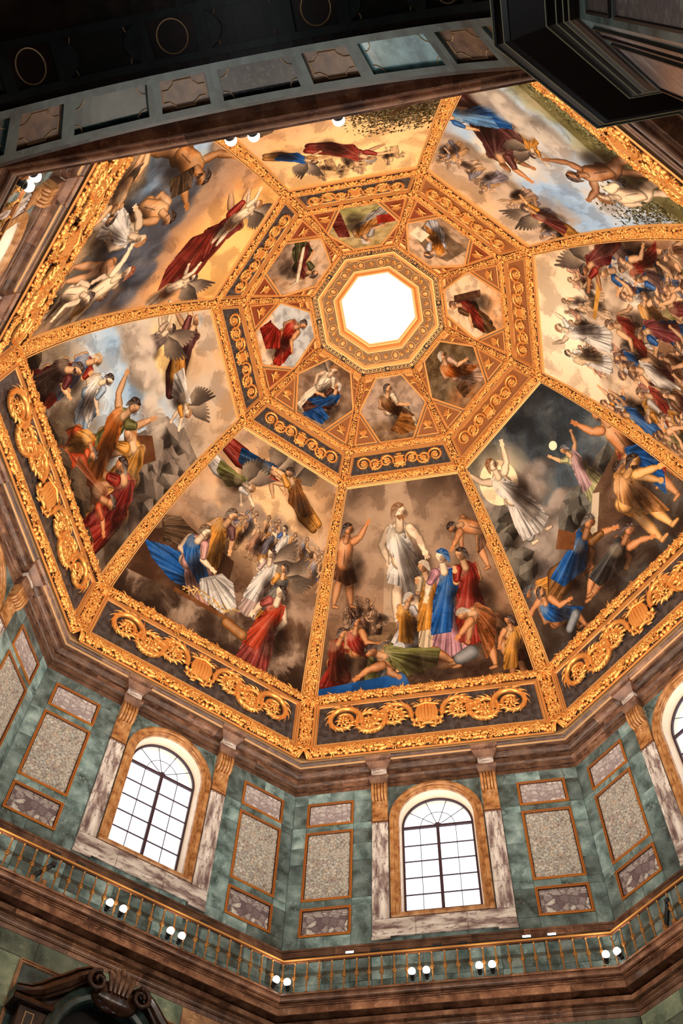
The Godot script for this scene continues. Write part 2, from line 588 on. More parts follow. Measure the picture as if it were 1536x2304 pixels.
func glazing(k: int) -> void:
	var at := pt(0, 24.0, 14.62)
	var o := base("window_%d" % (k + 1), side_turn(k), at)
	var near: String = ["middle arched window with dark metal glazing bars against white daylight", "arched window with glazing bars cut by the right edge of the view", "", "", "", "", "", "left arched window with dark metal glazing bars against white daylight"][k]
	tag(o, near if near else "arched window with glazing bars " + WHERE[k].replace("over", "beside"), "window", "", "structure")
	var ap := 14.62
	var fr := mb()
	# frame round the opening
	var rows := []
	for e in [[1.45, 24.0, 0.0], [1.45, 24.0, -0.06], [1.36, 24.08, -0.06], [1.36, 24.08, 0.02]]:
		var row := [pt(-e[0], e[1], ap + e[2])]
		for p in window_arc(e[0], 28.02, 24):
			row.append(pt(p.x, p.y, ap + e[2]))
		row.append(pt(e[0], e[1], ap + e[2]))
		rows.append(row)
	lattice(fr, rows, true)
	put("frame", finish(fr), M.metal, o)
	var tr := mb()
	slab(tr, -1.4, 1.4, 27.96, 28.06, ap - 0.07, ap + 0.03)
	put("transom", finish(tr), M.metal, o)
	var mu := mb()
	slab(mu, -0.06, 0.06, 24.05, 27.98, ap - 0.08, ap + 0.03)
	put("mullion", finish(mu), M.metal, o)
	for h in [24.79, 25.56, 26.34, 27.11]:
		var b := mb()
		slab(b, -1.4, 1.4, h - 0.018, h + 0.018, ap - 0.03, ap + 0.02, 0.005)
		put("bar", finish(b), M.metal, o)
	for s in [-0.72, 0.72]:
		var b := mb()
		slab(b, s - 0.012, s + 0.012, 24.05, 27.98, ap - 0.025, ap + 0.02, 0.004)
		put("bar", finish(b), M.metal, o)
	for i in 4:
		var a := PI * (i + 1) / 5.0
		var b := mb()
		tube(b, [pt(cos(a) * 0.1, 28.03 + sin(a) * 0.1, ap - 0.01), pt(cos(a) * 1.4, 28.03 + sin(a) * 1.38, ap - 0.01)], [0.016, 0.016], 5)
		put("spoke", finish(b), M.metal, o)
	var arc := []
	var rr := []
	for p in window_arc(0.68, 28.05, 16):
		arc.append(pt(p.x, p.y, ap - 0.01)); rr.append(0.014)
	var hb := mb()
	tube(hb, arc, rr, 5)
	put("half_round_bar", finish(hb), M.metal, o)
	var cu := mb()
	ball(cu, pt(0, 28.09, ap - 0.05), Vector3(0.11, 0.07, 0.04))
	put("rosette", finish(cu), M.metal, o)
	# panes
	var cols := [-1.38, -0.72, 0.0, 0.72, 1.38]
	var lev := [24.05, 24.79, 25.56, 26.34, 27.11, 27.98]
	for i in 4:
		for j in 5:
			var g := mb()
			quad(g, pt(cols[i] + 0.01, lev[j] + 0.01, ap), pt(cols[i + 1] - 0.01, lev[j] + 0.01, ap), pt(cols[i + 1] - 0.01, lev[j + 1] - 0.01, ap), pt(cols[i] + 0.01, lev[j + 1] - 0.01, ap))
			put("pane", finish(g), M.glass, o)
	for i in 5:
		for rad in [[0.02, 0.67], [0.69, 1.38]]:
			var g := mb()
			for q in 3:
				var a0 := PI * (i + q / 3.0) / 5.0; var a1 := PI * (i + (q + 1) / 3.0) / 5.0
				quad(g, pt(cos(a0) * rad[0], 28.06 + sin(a0) * rad[0], ap), pt(cos(a1) * rad[0], 28.06 + sin(a1) * rad[0], ap), pt(cos(a1) * rad[1], 28.06 + sin(a1) * rad[1], ap), pt(cos(a0) * rad[1], 28.06 + sin(a0) * rad[1], ap))
			put("pane", finish(g), M.glass, o)

# ==================================================================== cornices
# a course swept along side k; prof is [(circumradius, h)], joints splits it into blocks; shift moves a side's face inwards
var SHIFT := [0.0, 0.0, 0.0, 0.1, 0.2, 0.22, 0.0, 0.0]

func course(k: int, prof: Array, cuts: Array, o: Node, mat: String, nm: String, shifted := false) -> void:
	for c in cuts.size() - 1:
		var st := mb()
		var rows := []
		for p in prof:
			var a: float = p.x * C8 - (SHIFT[k] if shifted else 0.0)
			var b: float = p.x * C8 - (SHIFT[(k + 1) % 8] if shifted else 0.0)
			var z: float = p.x * C8 - (SHIFT[(k + 7) % 8] if shifted else 0.0)
			var lo: float = cuts[c]
			var hi: float = cuts[c + 1]
			if c == 0: lo = -s_end(a, z)
			if c == cuts.size() - 2: hi = s_end(a, b)
			rows.append([pt(lo, p.y, a), pt(hi, p.y, a)])
		lattice(st, rows)
		put(nm, finish(st), M["%s%d" % [mat, rng.randi_range(0, 4)]], o)

func cuts_for(n: int) -> Array:
	var out := [-6.0]
	for i in range(1, n):
		out.append(lerpf(-5.8, 5.8, (i + rng.randf_range(-0.22, 0.22)) / n))
	out.append(6.0)
	return out

func roll(a: Vector2, b: Vector2, n: int, bulge: float) -> Array:
	var out := []
	var d := b - a
	var nn := Vector2(-d.y, d.x).normalized()
	for i in n + 1:
		var t := float(i) / n
		out.append(a.lerp(b, t) + nn * bulge * sin(PI * t))
	return out

func upper_cornice(k: int) -> void:
	rng.seed = 300 + k
	var at := pt(0, 29.93, WAP)
	var o := base("trim_%d" % (k + 1), side_turn(k), at)
	tag(o, "brown marble cornice of long blocks " + WHERE[k].replace("over", "above"), "cornice", "", "structure")
	course(k, [Vector2(15.36, 29.9), Vector2(15.27, 29.93), Vector2(15.25, 30.08), Vector2(15.3, 30.09), Vector2(15.3, 30.12), Vector2(15.2, 30.14), Vector2(15.17, 30.28), Vector2(15.22, 30.29), Vector2(15.15, 30.34), Vector2(15.1, 30.43), Vector2(15.22, 30.44)], cuts_for(6), o, "brown", "architrave_block")
	course(k, [Vector2(15.22, 30.44), Vector2(15.22, 30.78)], cuts_for(7), o, "brown", "frieze_block")
	course(k, [Vector2(15.22, 30.78), Vector2(15.16, 30.79)] + roll(Vector2(15.14, 30.8), Vector2(15.0, 30.92), 5, -0.03) + [Vector2(14.98, 30.96), Vector2(14.83, 30.94)], cuts_for(8), o, "brown", "bed_block")
	course(k, [Vector2(14.83, 30.94), Vector2(14.82, 31.04), Vector2(14.79, 31.05)] + roll(Vector2(14.78, 31.06), Vector2(14.64, 31.17), 5, 0.02) + [Vector2(14.6, 31.2), Vector2(14.62, 31.26), Vector2(14.9, 31.3)], cuts_for(6), o, "brown", "corona_block")

func main_cornice(k: int) -> void:
	rng.seed = 400 + k
	var at := pt(0, 19.15, 14.0)
	var o := base("trim_%d" % (k + 11), side_turn(k), at)
	tag(o, "dark brown marble main cornice carrying the balustrade, " + WHERE[k].replace("over", "below"), "cornice", "", "structure")
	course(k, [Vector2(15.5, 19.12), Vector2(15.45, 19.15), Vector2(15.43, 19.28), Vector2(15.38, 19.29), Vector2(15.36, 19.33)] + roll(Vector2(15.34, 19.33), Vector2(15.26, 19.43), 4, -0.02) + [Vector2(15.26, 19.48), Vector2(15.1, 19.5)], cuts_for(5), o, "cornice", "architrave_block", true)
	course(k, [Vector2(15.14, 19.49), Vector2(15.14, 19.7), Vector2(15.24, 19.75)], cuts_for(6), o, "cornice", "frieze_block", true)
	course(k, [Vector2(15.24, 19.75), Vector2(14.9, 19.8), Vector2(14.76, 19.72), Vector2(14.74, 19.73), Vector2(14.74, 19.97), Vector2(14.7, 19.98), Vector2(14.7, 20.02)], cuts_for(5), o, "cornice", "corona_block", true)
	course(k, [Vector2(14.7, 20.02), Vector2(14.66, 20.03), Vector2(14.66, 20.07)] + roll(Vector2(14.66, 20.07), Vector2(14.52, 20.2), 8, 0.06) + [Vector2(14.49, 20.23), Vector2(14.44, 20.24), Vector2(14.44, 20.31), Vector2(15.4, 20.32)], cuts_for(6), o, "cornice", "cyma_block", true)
	# string course with its fillet, on the drum wall behind the rail
	course(k, [Vector2(15.32, 22.12), Vector2(15.2, 22.15), Vector2(15.2, 22.36), Vector2(15.17, 22.37), Vector2(15.17, 22.45), Vector2(15.32, 22.47)], cuts_for(7), o, "brown", "string_block")

# ==================================================================== lower walls
const LAP := 14.29

func lower_walls() -> void:
	for k in 8:
		if k == 4:
			continue
		var at := pt(0, -EYE, LAP)
		ORG = at
		var st := mb()
		var w := LAP * S8 / C8
		var w1 := (LAP + 0.6) * S8 / C8
		for e in [[w, LAP + 0.02], [w1, LAP + 0.6]]:
			quad(st, pt(-e[0], -EYE, e[1]), pt(e[0], -EYE, e[1]), pt(e[0], 20.28, e[1]), pt(-e[0], 20.28, e[1]))
		var o := solo("wall_lower_" + COMPASS[k], finish(st), M.gap, side_turn(k), at)
		tag(o, "lower wall of big grey and tan stone slabs " + WHERE[k].replace("over", "far below"), "wall", "", "structure")
		rng.seed = 500 + k
		var hs := [-EYE, 2.0, 5.0, 8.0, 11.0, 13.5, 15.2, 16.9, 18.5, 19.2]
		for j in hs.size() - 1:
			var n := 7
			for i in n:
				var a := lerpf(-w, w, i / float(n)) + (0.35 if (j % 2) and i > 0 else 0.0)
				var b := lerpf(-w, w, (i + 1) / float(n)) + (0.35 if (j % 2) and i < n - 1 else 0.0)
				var sl := mb()
				slab(sl, a + 0.006, b - 0.006, hs[j] + 0.006, hs[j + 1] - 0.006, LAP, LAP + 0.02, 0.01)
				put("slab", finish(sl), M[["lower", "lower_tan", "lower", "lower_pale", "lower"][rng.randi_range(0, 4)]], o)

# ==================================================================== the near arch (side 4)
const AN1 := 13.86
const AR1 := 5.1
const AN2 := 14.64
const AR2 := 4.39
const AH := 13.5

func arch_r(n: float) -> float:
	return AR2 + maxf(0.0, AN2 - n) / (AN2 - AN1) * (AR1 - AR2)

func cone(n: float, phi: float, d := 0.0) -> Vector3:
	var r := arch_r(n) + d
	return pt(sin(phi) * r, AH + cos(phi) * r, n)

func arch_patch(st: SurfaceTool, n0: float, n1: float, p0: float, p1: float, d0: float, d1: float, steps: int) -> void:
	# a slab that follows the arch: inner face at depth d0, outer at d1
	var rows := []
	for i in steps + 1:
		var p := lerpf(p0, p1, float(i) / steps)
		rows.append([cone(n0, p, d0), cone(n1, p, d0), cone(n1, p, d1), cone(n0, p, d1)])
	lattice(st, rows, true)
	for e in [rows[0], rows[-1]]:
		quad(st, e[0], e[1], e[2], e[3])

func near_arch() -> void:
	var turn := side_turn(4)
	var at := pt(0, -EYE, AN1)
	ORG = at
	var st := mb()
	# front wall over the arch, piers, niche vault and back wall
	var n := 40
	for i in n:
		var p0 := lerpf(-PI / 2, PI / 2, float(i) / n); var p1 := lerpf(-PI / 2, PI / 2, float(i + 1) / n)
		var a := cone(AN1, p0); var b := cone(AN1, p1)
		quad(st, a, b, Vector3(b.x, 20.28 + EYE, b.z), Vector3(a.x, 20.28 + EYE, a.z))
		quad(st, cone(AN2, p0, 0.14), cone(AN2, p1, 0.14), cone(19.0, p1, 0.14), cone(19.0, p0, 0.14))
		quad(st, cone(AN1, p0, 0.14), cone(AN1, p1, 0.14), cone(AN2, p1, 0.14), cone(AN2, p0, 0.14))
	for s in [-1.0, 1.0]:
		quad(st, pt(s * AR1, -EYE, AN1), pt(s * 5.74, -EYE, AN1), pt(s * 5.74, 20.28, AN1), pt(s * AR1, 20.28, AN1))
		quad(st, pt(s * AR1, -EYE, AN1), pt(s * 4.35, -EYE, 14.7), pt(s * 4.35, AH, 14.7), pt(s * AR1, AH, AN1))
		quad(st, pt(s * 4.35, -EYE, 14.7), pt(s * 4.35, -EYE, 19.0), pt(s * 4.35, AH + 0.3, 19.0), pt(s * 4.35, AH + 0.3, 14.7))
	quad(st, pt(-6, -EYE, 19.0), pt(6, -EYE, 19.0), pt(6, 19.5, 19.0), pt(-6, 19.5, 19.0))
	quad(st, pt(-6.2, -EYE, 16.0), pt(6.2, -EYE, 16.0), pt(6.2, -EYE, 19.0), pt(-6.2, -EYE, 19.0))
	# outer box, for thickness
	quad(st, pt(-6.2, -EYE, 19.6), pt(6.2, -EYE, 19.6), pt(6.2, 20.6, 19.6), pt(-6.2, 20.6, 19.6))
	quad(st, pt(-6.2, 20.6, 13.9), pt(6.2, 20.6, 13.9), pt(6.2, 20.6, 19.6), pt(-6.2, 20.6, 19.6))
	for s in [-6.2, 6.2]:
		quad(st, pt(s, -EYE, 14.3), pt(s, -EYE, 19.6), pt(s, 20.6, 19.6), pt(s, 20.6, 14.3))
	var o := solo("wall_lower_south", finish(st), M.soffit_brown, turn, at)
	tag(o, "dark near wall with the arched niche the view looks out of", "wall", "", "structure")
	# coffers
	var q := 0.223
	var w := 0.163
	var bnd := [-5 * w - 2 * q, -3 * w - 2 * q, -3 * w - q, -w - q, -w, w, w + q, 3 * w + q, 3 * w + 2 * q, 5 * w + 2 * q, 5 * w + 3 * q]
	var kinds := ["wide", "narrow", "wide", "narrow", "wide", "narrow", "wide", "narrow", "wide", "narrow"]
	var mats := ["soffit_tan", "soffit_tan", "soffit_sheen", "soffit_tan", "soffit_dark", "soffit_tan", "soffit_green", "soffit_tan", "soffit_green", "soffit_tan"]
	# the bounds alternate: wide is 2w, narrow is q
	bnd = [-3 * w - 3 * q, -3 * w - 2 * q, -3 * w - q, -w - q, -w, w, w + q, 3 * w + q, 3 * w + 2 * q, 5 * w + 2 * q, 5 * w + 3 * q]
	bnd[0] = -5 * w - 2 * q
	bnd[1] = -3 * w - 2 * q
	var rows := [[AN1, AN2], [AN2 + 0.1, 15.56]]
	for rw in 2:
		var n0: float = rows[rw][0]; var n1: float = rows[rw][1]
		var fr: Node3D = null
		for i in bnd.size() - 1:
			var p0: float = bnd[i]; var p1: float = bnd[i + 1]
			var narrow := (i % 2) == 1
			var cell := base("coffer", turn, cone((n0 + n1) * 0.5, (p0 + p1) * 0.5))
			var place: String = ["far right end", "eighth from the left", "seventh from the left", "sixth from the left", "fifth from the left", "fourth from the left", "third from the left", "second from the left", "first from the left edge", "beyond the left edge"][i]
			var place2: String = place
			var look: String = ["brown flecked", "orange-brown", "sheen-paled blue-green", "brown banded", "black-veined", "brown", "dark green", "orange-brown", "tan", "brown"][i] if rw == 0 else ("shadowed oval" if narrow else "shadowed waisted")
			tag(cell, "%s stone coffer, %s, %s row of the arch soffit" % [look, place2, "lower" if rw == 0 else "upper"], "coffer", "coffers of the arch soffit")
			var sw := 0.024
			var e0 := 0.12
			# frame strips
			for strip in [[n0, n0 + e0, p0, p1], [n1 - e0, n1, p0, p1], [n0 + e0, n1 - e0, p0, p0 + sw], [n0 + e0, n1 - e0, p1 - sw, p1]]:
				var f := mb()
				arch_patch(f, strip[0], strip[1], strip[2], strip[3], -0.02, 0.12, 6)
				put("frame", finish(f), M.soffit_frame if rw == 0 else M.soffit_frame_shaded, cell)
			var a0 := p0 + sw; var a1 := p1 - sw; var m0 := n0 + e0; var m1 := n1 - e0
			var pm := mb()
			arch_patch(pm, m0, m1, a0, a1, 0.07, 0.11, 8)
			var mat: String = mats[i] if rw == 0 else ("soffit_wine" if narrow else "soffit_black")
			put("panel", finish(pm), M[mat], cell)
			# inlaid border
			var line := []
			var cp := (a0 + a1) * 0.5; var cn := (m0 + m1) * 0.5
			var hp := (a1 - a0) * 0.44; var hn := (m1 - m0) * 0.42
			if rw == 0 and narrow:
				for c in [[-1, -0.45], [-0.72, -0.45], [-0.45, -0.8], [-0.45, -1], [0.45, -1], [0.45, -0.8], [0.72, -0.45], [1, -0.45], [1, 0.45], [0.72, 0.45], [0.45, 0.8], [0.45, 1], [-0.45, 1], [-0.45, 0.8], [-0.72, 0.45], [-1, 0.45], [-1, -0.45]]:
					line.append(cone(cn + c[1] * hn, cp + c[0] * hp, 0.065))
			elif narrow:
				for t in 25:
					line.append(cone(cn + sin(TAU * t / 24.0) * hn * 1.08, cp + cos(TAU * t / 24.0) * hp * 0.75, 0.065))
			if line.size():
				var li := mb()
				var rr := []
				for t in line.size(): rr.append(0.012)
				tube(li, line, rr, 5, 1.0, Vector3(0.1, 1, 0.2))
				put("inlay", finish(li), M.inlay, cell)
			else:
				for cx in [-1, 1]:
					for cy in [-1, 1]:
						var arcp := []
						var rr := []
						for t in 7:
							var a := PI / 2 * t / 6.0
							arcp.append(cone(cn + cy * (hn * 1.15 - sin(a) * 0.14), cp + cx * (hp * 1.1 - cos(a) * 0.14 / AR2), 0.065)); rr.append(0.01)
						var li := mb()
						tube(li, arcp, rr, 5, 1.0, Vector3(0.1, 1, 0.2))
						put("inlay", finish(li), M.inlay, cell)
				if rw == 1:
					for cx in [-1, 1]:
						var lump := mb()
						for t in 8:
							var u0 := -1.0 + t / 4.0; var u1 := u0 + 0.25
							var w0 := (1.0 - u0 * u0) * 0.05; var w1 := (1.0 - u1 * u1) * 0.05
							var ed: float = a0 if cx < 0 else a1
							quad(lump, cone(cn + u0 * (m1 - m0) * 0.5, ed, 0.0), cone(cn + u1 * (m1 - m0) * 0.5, ed, 0.0), cone(cn + u1 * (m1 - m0) * 0.5, ed - cx * w1, 0.0), cone(cn + u0 * (m1 - m0) * 0.5, ed - cx * w0, 0.0))
							quad(lump, cone(cn + u0 * (m1 - m0) * 0.5, ed - cx * w0, 0.0), cone(cn + u1 * (m1 - m0) * 0.5, ed - cx * w1, 0.0), cone(cn + u1 * (m1 - m0) * 0.5, ed - cx * w1, 0.1), cone(cn + u0 * (m1 - m0) * 0.5, ed - cx * w0, 0.1))
						put("frame", finish(lump), M.soffit_frame_shaded, cell)
	# brown moulding along the arch's front edge
	var mo := base("archivolt", turn, cone(AN1, 0.0))
	tag(mo, "dark brown moulding along the front edge of the near arch", "moulding")
	var mp := mb()
	arch_patch(mp, AN1 - 0.06, AN1 + 0.02, -1.4, 1.4, -0.01, 0.35, 40)
	put("band", finish(mp), M.impost, mo)

func mirror_e(v: Vector2) -> Vector2:
	# (n, t) of side 4 mirrored in the vertical plane through the corner of sides 3 and 4
	var p := Vector2(C8, -S8)
	return p * (2.0 * v.dot(p)) - v

func impost() -> void:
	for s in [1.0, -1.0]:
		var body := [Vector2(18.9, -4.35), Vector2(14.7, -4.35), Vector2(13.88, -5.12), Vector2(13.88, -13.88 * S8 / C8)]
		var lip := [Vector2(18.9, -3.48), Vector2(14.52, -3.48), Vector2(13.42, -4.6), Vector2(13.42, -13.42 * S8 / C8)]
		for i in [2, 1]:
			body.append(mirror_e(body[i])); lip.append(mirror_e(lip[i]))
		# (share of the way from lip to wall, h)
		var prof := [Vector2(1.0, 12.9), Vector2(0.02, 12.62), Vector2(0.0, 12.6), Vector2(0.0, 12.5), Vector2(0.03, 12.49), Vector2(0.07, 12.45), Vector2(0.11, 12.4), Vector2(0.12, 12.39), Vector2(0.19, 12.37), Vector2(0.2, 12.33), Vector2(0.66, 12.28), Vector2(0.68, 12.22), Vector2(0.69, 12.2), Vector2(0.75, 12.12), Vector2(0.76, 12.1), Vector2(0.76, 12.07), Vector2(0.82, 12.02), Vector2(0.83, 12.0), Vector2(0.83, 11.97), Vector2(0.87, 11.92), Vector2(0.88, 11.9), Vector2(0.88, 11.86), Vector2(0.93, 11.78), Vector2(0.94, 11.75), Vector2(1.0, 11.6)]
		var at := pt(s * -4.35, 11.6, 14.7)
		at.x = s * -4.35
		var o := base("impost_cornice", side_turn(4), at)
		if s > 0:
			tag(o, "dark polished marble cornice jutting out at the top right corner", "cornice")
		else:
			tag(o, "dark marble impost cornice of the arch's other pier", "cornice")
		var st := mb()
		var rows := []
		for p in prof:
			var row := []
			for i in body.size():
				var v: Vector2 = lip[i].lerp(body[i], p.x)
				row.append(pt(s * v.y, p.y, v.x))
			rows.append(row)
		lattice(st, rows)
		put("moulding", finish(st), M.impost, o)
		for e in [3, 7, 10, 14, 17, 20]:
			var line := []
			var rr := []
			for i in body.size():
				var v: Vector2 = lip[i].lerp(body[i], prof[e].x - 0.004)
				line.append(pt(s * v.y, prof[e].y, v.x)); rr.append(0.009)
			var ed := mb()
			tube(ed, line, rr, 5, 1.0, Vector3.UP)
			put("edge_glint", finish(ed), M.impost_glint, o)  # thin pale tubes stand for highlights along the polished edges
		# pier below: facing of grey green marble with sunk panels
		var f := base("pier_facing", side_turn(4), pt(s * -4.35, -EYE, 14.7))
		tag(f, "grey-green marble pier facing with sunk panels " + ("at the top right corner" if s > 0 else "of the pier out of view"), "pier")
		var fs := mb()
		for i in [0, 1, 2]:
			var a: Vector2 = body[i] + [Vector2(0, 0.03), Vector2(-0.01, 0.03), Vector2(-0.03, 0.015)][i]; var b: Vector2 = body[i + 1] + [Vector2(-0.01, 0.03), Vector2(-0.03, 0.015), Vector2(-0.03, 0.0)][i]
			quad(fs, pt(s * a.y, -EYE, a.x), pt(s * b.y, -EYE, b.x), pt(s * b.y, 11.7, b.x), pt(s * a.y, 11.7, a.x))
		put("facing", finish(fs), M.green3, f)
		if s < 0:
			continue
		for pn in [[body[1], body[2], 0.06, 0.2, 11.25, 3.0], [body[1], body[2], 0.28, 0.94, 11.2, 7.9], [body[1], body[2], 0.28, 0.94, 7.6, 3.0], [body[0], body[1], 0.9, 0.985, 11.2, 10.1], [body[0], body[1], 0.9, 0.985, 9.9, 3.0], [body[0], body[1], 0.78, 0.88, 11.2, 10.1], [body[0], body[1], 0.78, 0.88, 9.9, 3.0], [body[2], body[3], 0.1, 0.9, 11.2, 7.9]]:
			var a: Vector2 = pn[0].lerp(pn[1], pn[2]); var b: Vector2 = pn[0].lerp(pn[1], pn[3])
			var nn := Vector2(-(b - a).y, (b - a).x).normalized()
			if nn.x > 0: nn = -nn
			if absf(nn.x) < 0.01: nn = Vector2(0, 1)
			var rws := []
			for pr in [[0.0, 0.02], [0.0, 0.06], [0.025, 0.06], [0.035, 0.036]]:
				var u: Vector2 = (b - a).normalized() * float(pr[0])
				var A: Vector2 = a + u + nn * float(pr[1]); var B: Vector2 = b - u + nn * float(pr[1])
				rws.append([pt(s * A.y, pn[5] + pr[0], A.x), pt(s * B.y, pn[5] + pr[0], B.x), pt(s * B.y, pn[4] - pr[0], B.x), pt(s * A.y, pn[4] - pr[0], A.x)])
			var fm := mb()
			lattice(fm, rws, true)
			put("panel_frame", finish(fm), M.soffit_brown, f)
			var pl := mb()
			var A2: Vector2 = a + nn * 0.038; var B2: Vector2 = b + nn * 0.038
			quad(pl, pt(s * A2.y, pn[5] + 0.03, A2.x), pt(s * B2.y, pn[5] + 0.03, B2.x), pt(s * B2.y, pn[4] - 0.03, B2.x), pt(s * A2.y, pn[4] - 0.03, A2.x))
			put("panel", finish(pl), M.purple, f)

# ==================================================================== painter: generic figures, skies and rocks on an image
var im: Image

func circ(x: float, y: float, r: float, c: Color) -> void:
	if r < 0.7:
		im.fill_rect(Rect2i(int(x), int(y), 1, 1), c)
		return
	for yy in range(int(y - r), int(y + r) + 1):
		var q := r * r - (yy - y) * (yy - y)
		if q > 0.0:
			var dx := sqrt(q)
			im.fill_rect(Rect2i(int(x - dx), yy, maxi(1, int(2.0 * dx)), 1), c)

func stroke(pts: Array, rad: Array, c: Color, off := Vector2.ZERO, k := 1.0) -> void:
	for i in pts.size() - 1:
		var a: Vector2 = pts[i]; var b: Vector2 = pts[i + 1]
		var r0: float = rad[i] * k; var r1: float = rad[i + 1] * k
		var n := maxi(1, int((b - a).length() / maxf(1.0, minf(r0, r1) * 0.4)))
		for j in n + 1:
			var t := float(j) / n
			var p := a.lerp(b, t)
			var r := lerpf(r0, r1, t)
			circ(p.x + off.x * r, p.y + off.y * r, r, c)

func limb(pts: Array, rad: Array, c: Color) -> void:
	# a rounded form lit from the upper left
	var big: float = rad.max()
	var n := clampi(int(big / 2.2), 2, 9)
	for i in n:
		var t := i / float(n - 1)
		var cc := c.darkened(0.46).lerp(c, smoothstep(0.0, 0.55, t)).lerp(c.lightened(0.16), smoothstep(0.6, 1.0, t))
		stroke(pts, rad, cc, Vector2(-0.34, -0.28) * t, 1.0 - 0.74 * t)

# an arm or leg: swelling between its joints
func muscle(pts: Array, rad: Array, c: Color) -> void:
	var p := []
	var r := []
	for i in pts.size():
		p.append(pts[i]); r.append(rad[i])
		if i < pts.size() - 1:
			p.append((pts[i] as Vector2).lerp(pts[i + 1], 0.38)); r.append(lerpf(rad[i], rad[i + 1], 0.38) * 1.14)
			p.append((pts[i] as Vector2).lerp(pts[i + 1], 0.86)); r.append(lerpf(rad[i], rad[i + 1], 0.86) * 0.86)
	limb(p, r, c)

func poly(pts: Array, c: Color) -> void:
	var lo := 1e9; var hi := -1e9
	for p in pts:
		lo = minf(lo, p.y); hi = maxf(hi, p.y)
	for y in range(maxi(0, int(lo)), mini(im.get_height() - 1, int(hi)) + 1):
		var xs := []
		var yy := y + 0.5
		for i in pts.size():
			var a: Vector2 = pts[i]; var b: Vector2 = pts[(i + 1) % pts.size()]
			if (a.y <= yy) != (b.y <= yy):
				xs.append(a.x + (yy - a.y) / (b.y - a.y) * (b.x - a.x))
		xs.sort()
		for i in range(0, xs.size() - 1, 2):
			im.fill_rect(Rect2i(int(xs[i]), y, maxi(1, int(xs[i + 1]) - int(xs[i])), 1), c)

var POSE := {
	"stand": [[-.05, .25], [.07, .24], [-.07, .48], [.1, .48], [.01, -.28], [.02, -.385], [-.15, -.14], [.16, -.16], [-.1, .02], [.2, -.04]],
	"raise": [[-.05, .25], [.08, .24], [-.08, .48], [.12, .47], [.01, -.28], [.03, -.38], [-.17, -.33], [.17, -.3], [-.24, -.5], [.25, -.46]],
	"pray": [[-.04, .25], [.06, .24], [-.06, .48], [.09, .48], [.02, -.28], [.05, -.38], [-.1, -.12], [.13, -.12], [.1, -.23], [.13, -.23]],
	"sit": [[.2, .0], [.23, .08], [.19, .26], [.28, .31], [-.02, -.27], [.01, -.37], [-.14, -.08], [.12, -.1], [.05, -.02], [.25, -.07]],
	"kneel": [[.1, .2], [.02, .22], [-.12, .25], [-.17, .26], [.06, -.26], [.11, -.35], [.1, -.1], [.18, -.12], [.23, -.17], [.27, -.15]],
	"fly": [[-.2, .1], [-.22, .02], [-.42, .14], [-.44, .04], [.22, -.15], [.31, -.2], [.3, -.02], [.37, -.12], [.43, .06], [.51, -.1]],
	"bend": [[-.04, .22], [.08, .22], [-.08, .45], [.06, .46], [.22, -.14], [.31, -.12], [.26, .04], [.31, .02], [.3, .17], [.39, .1]],
	"lie": [[-.2, .05], [-.22, -.07], [-.43, .09], [-.39, .06], [.27, -.09], [.36, -.14], [.2, .08], [.4, .03], [.12, .13], [.5, .09]],
}

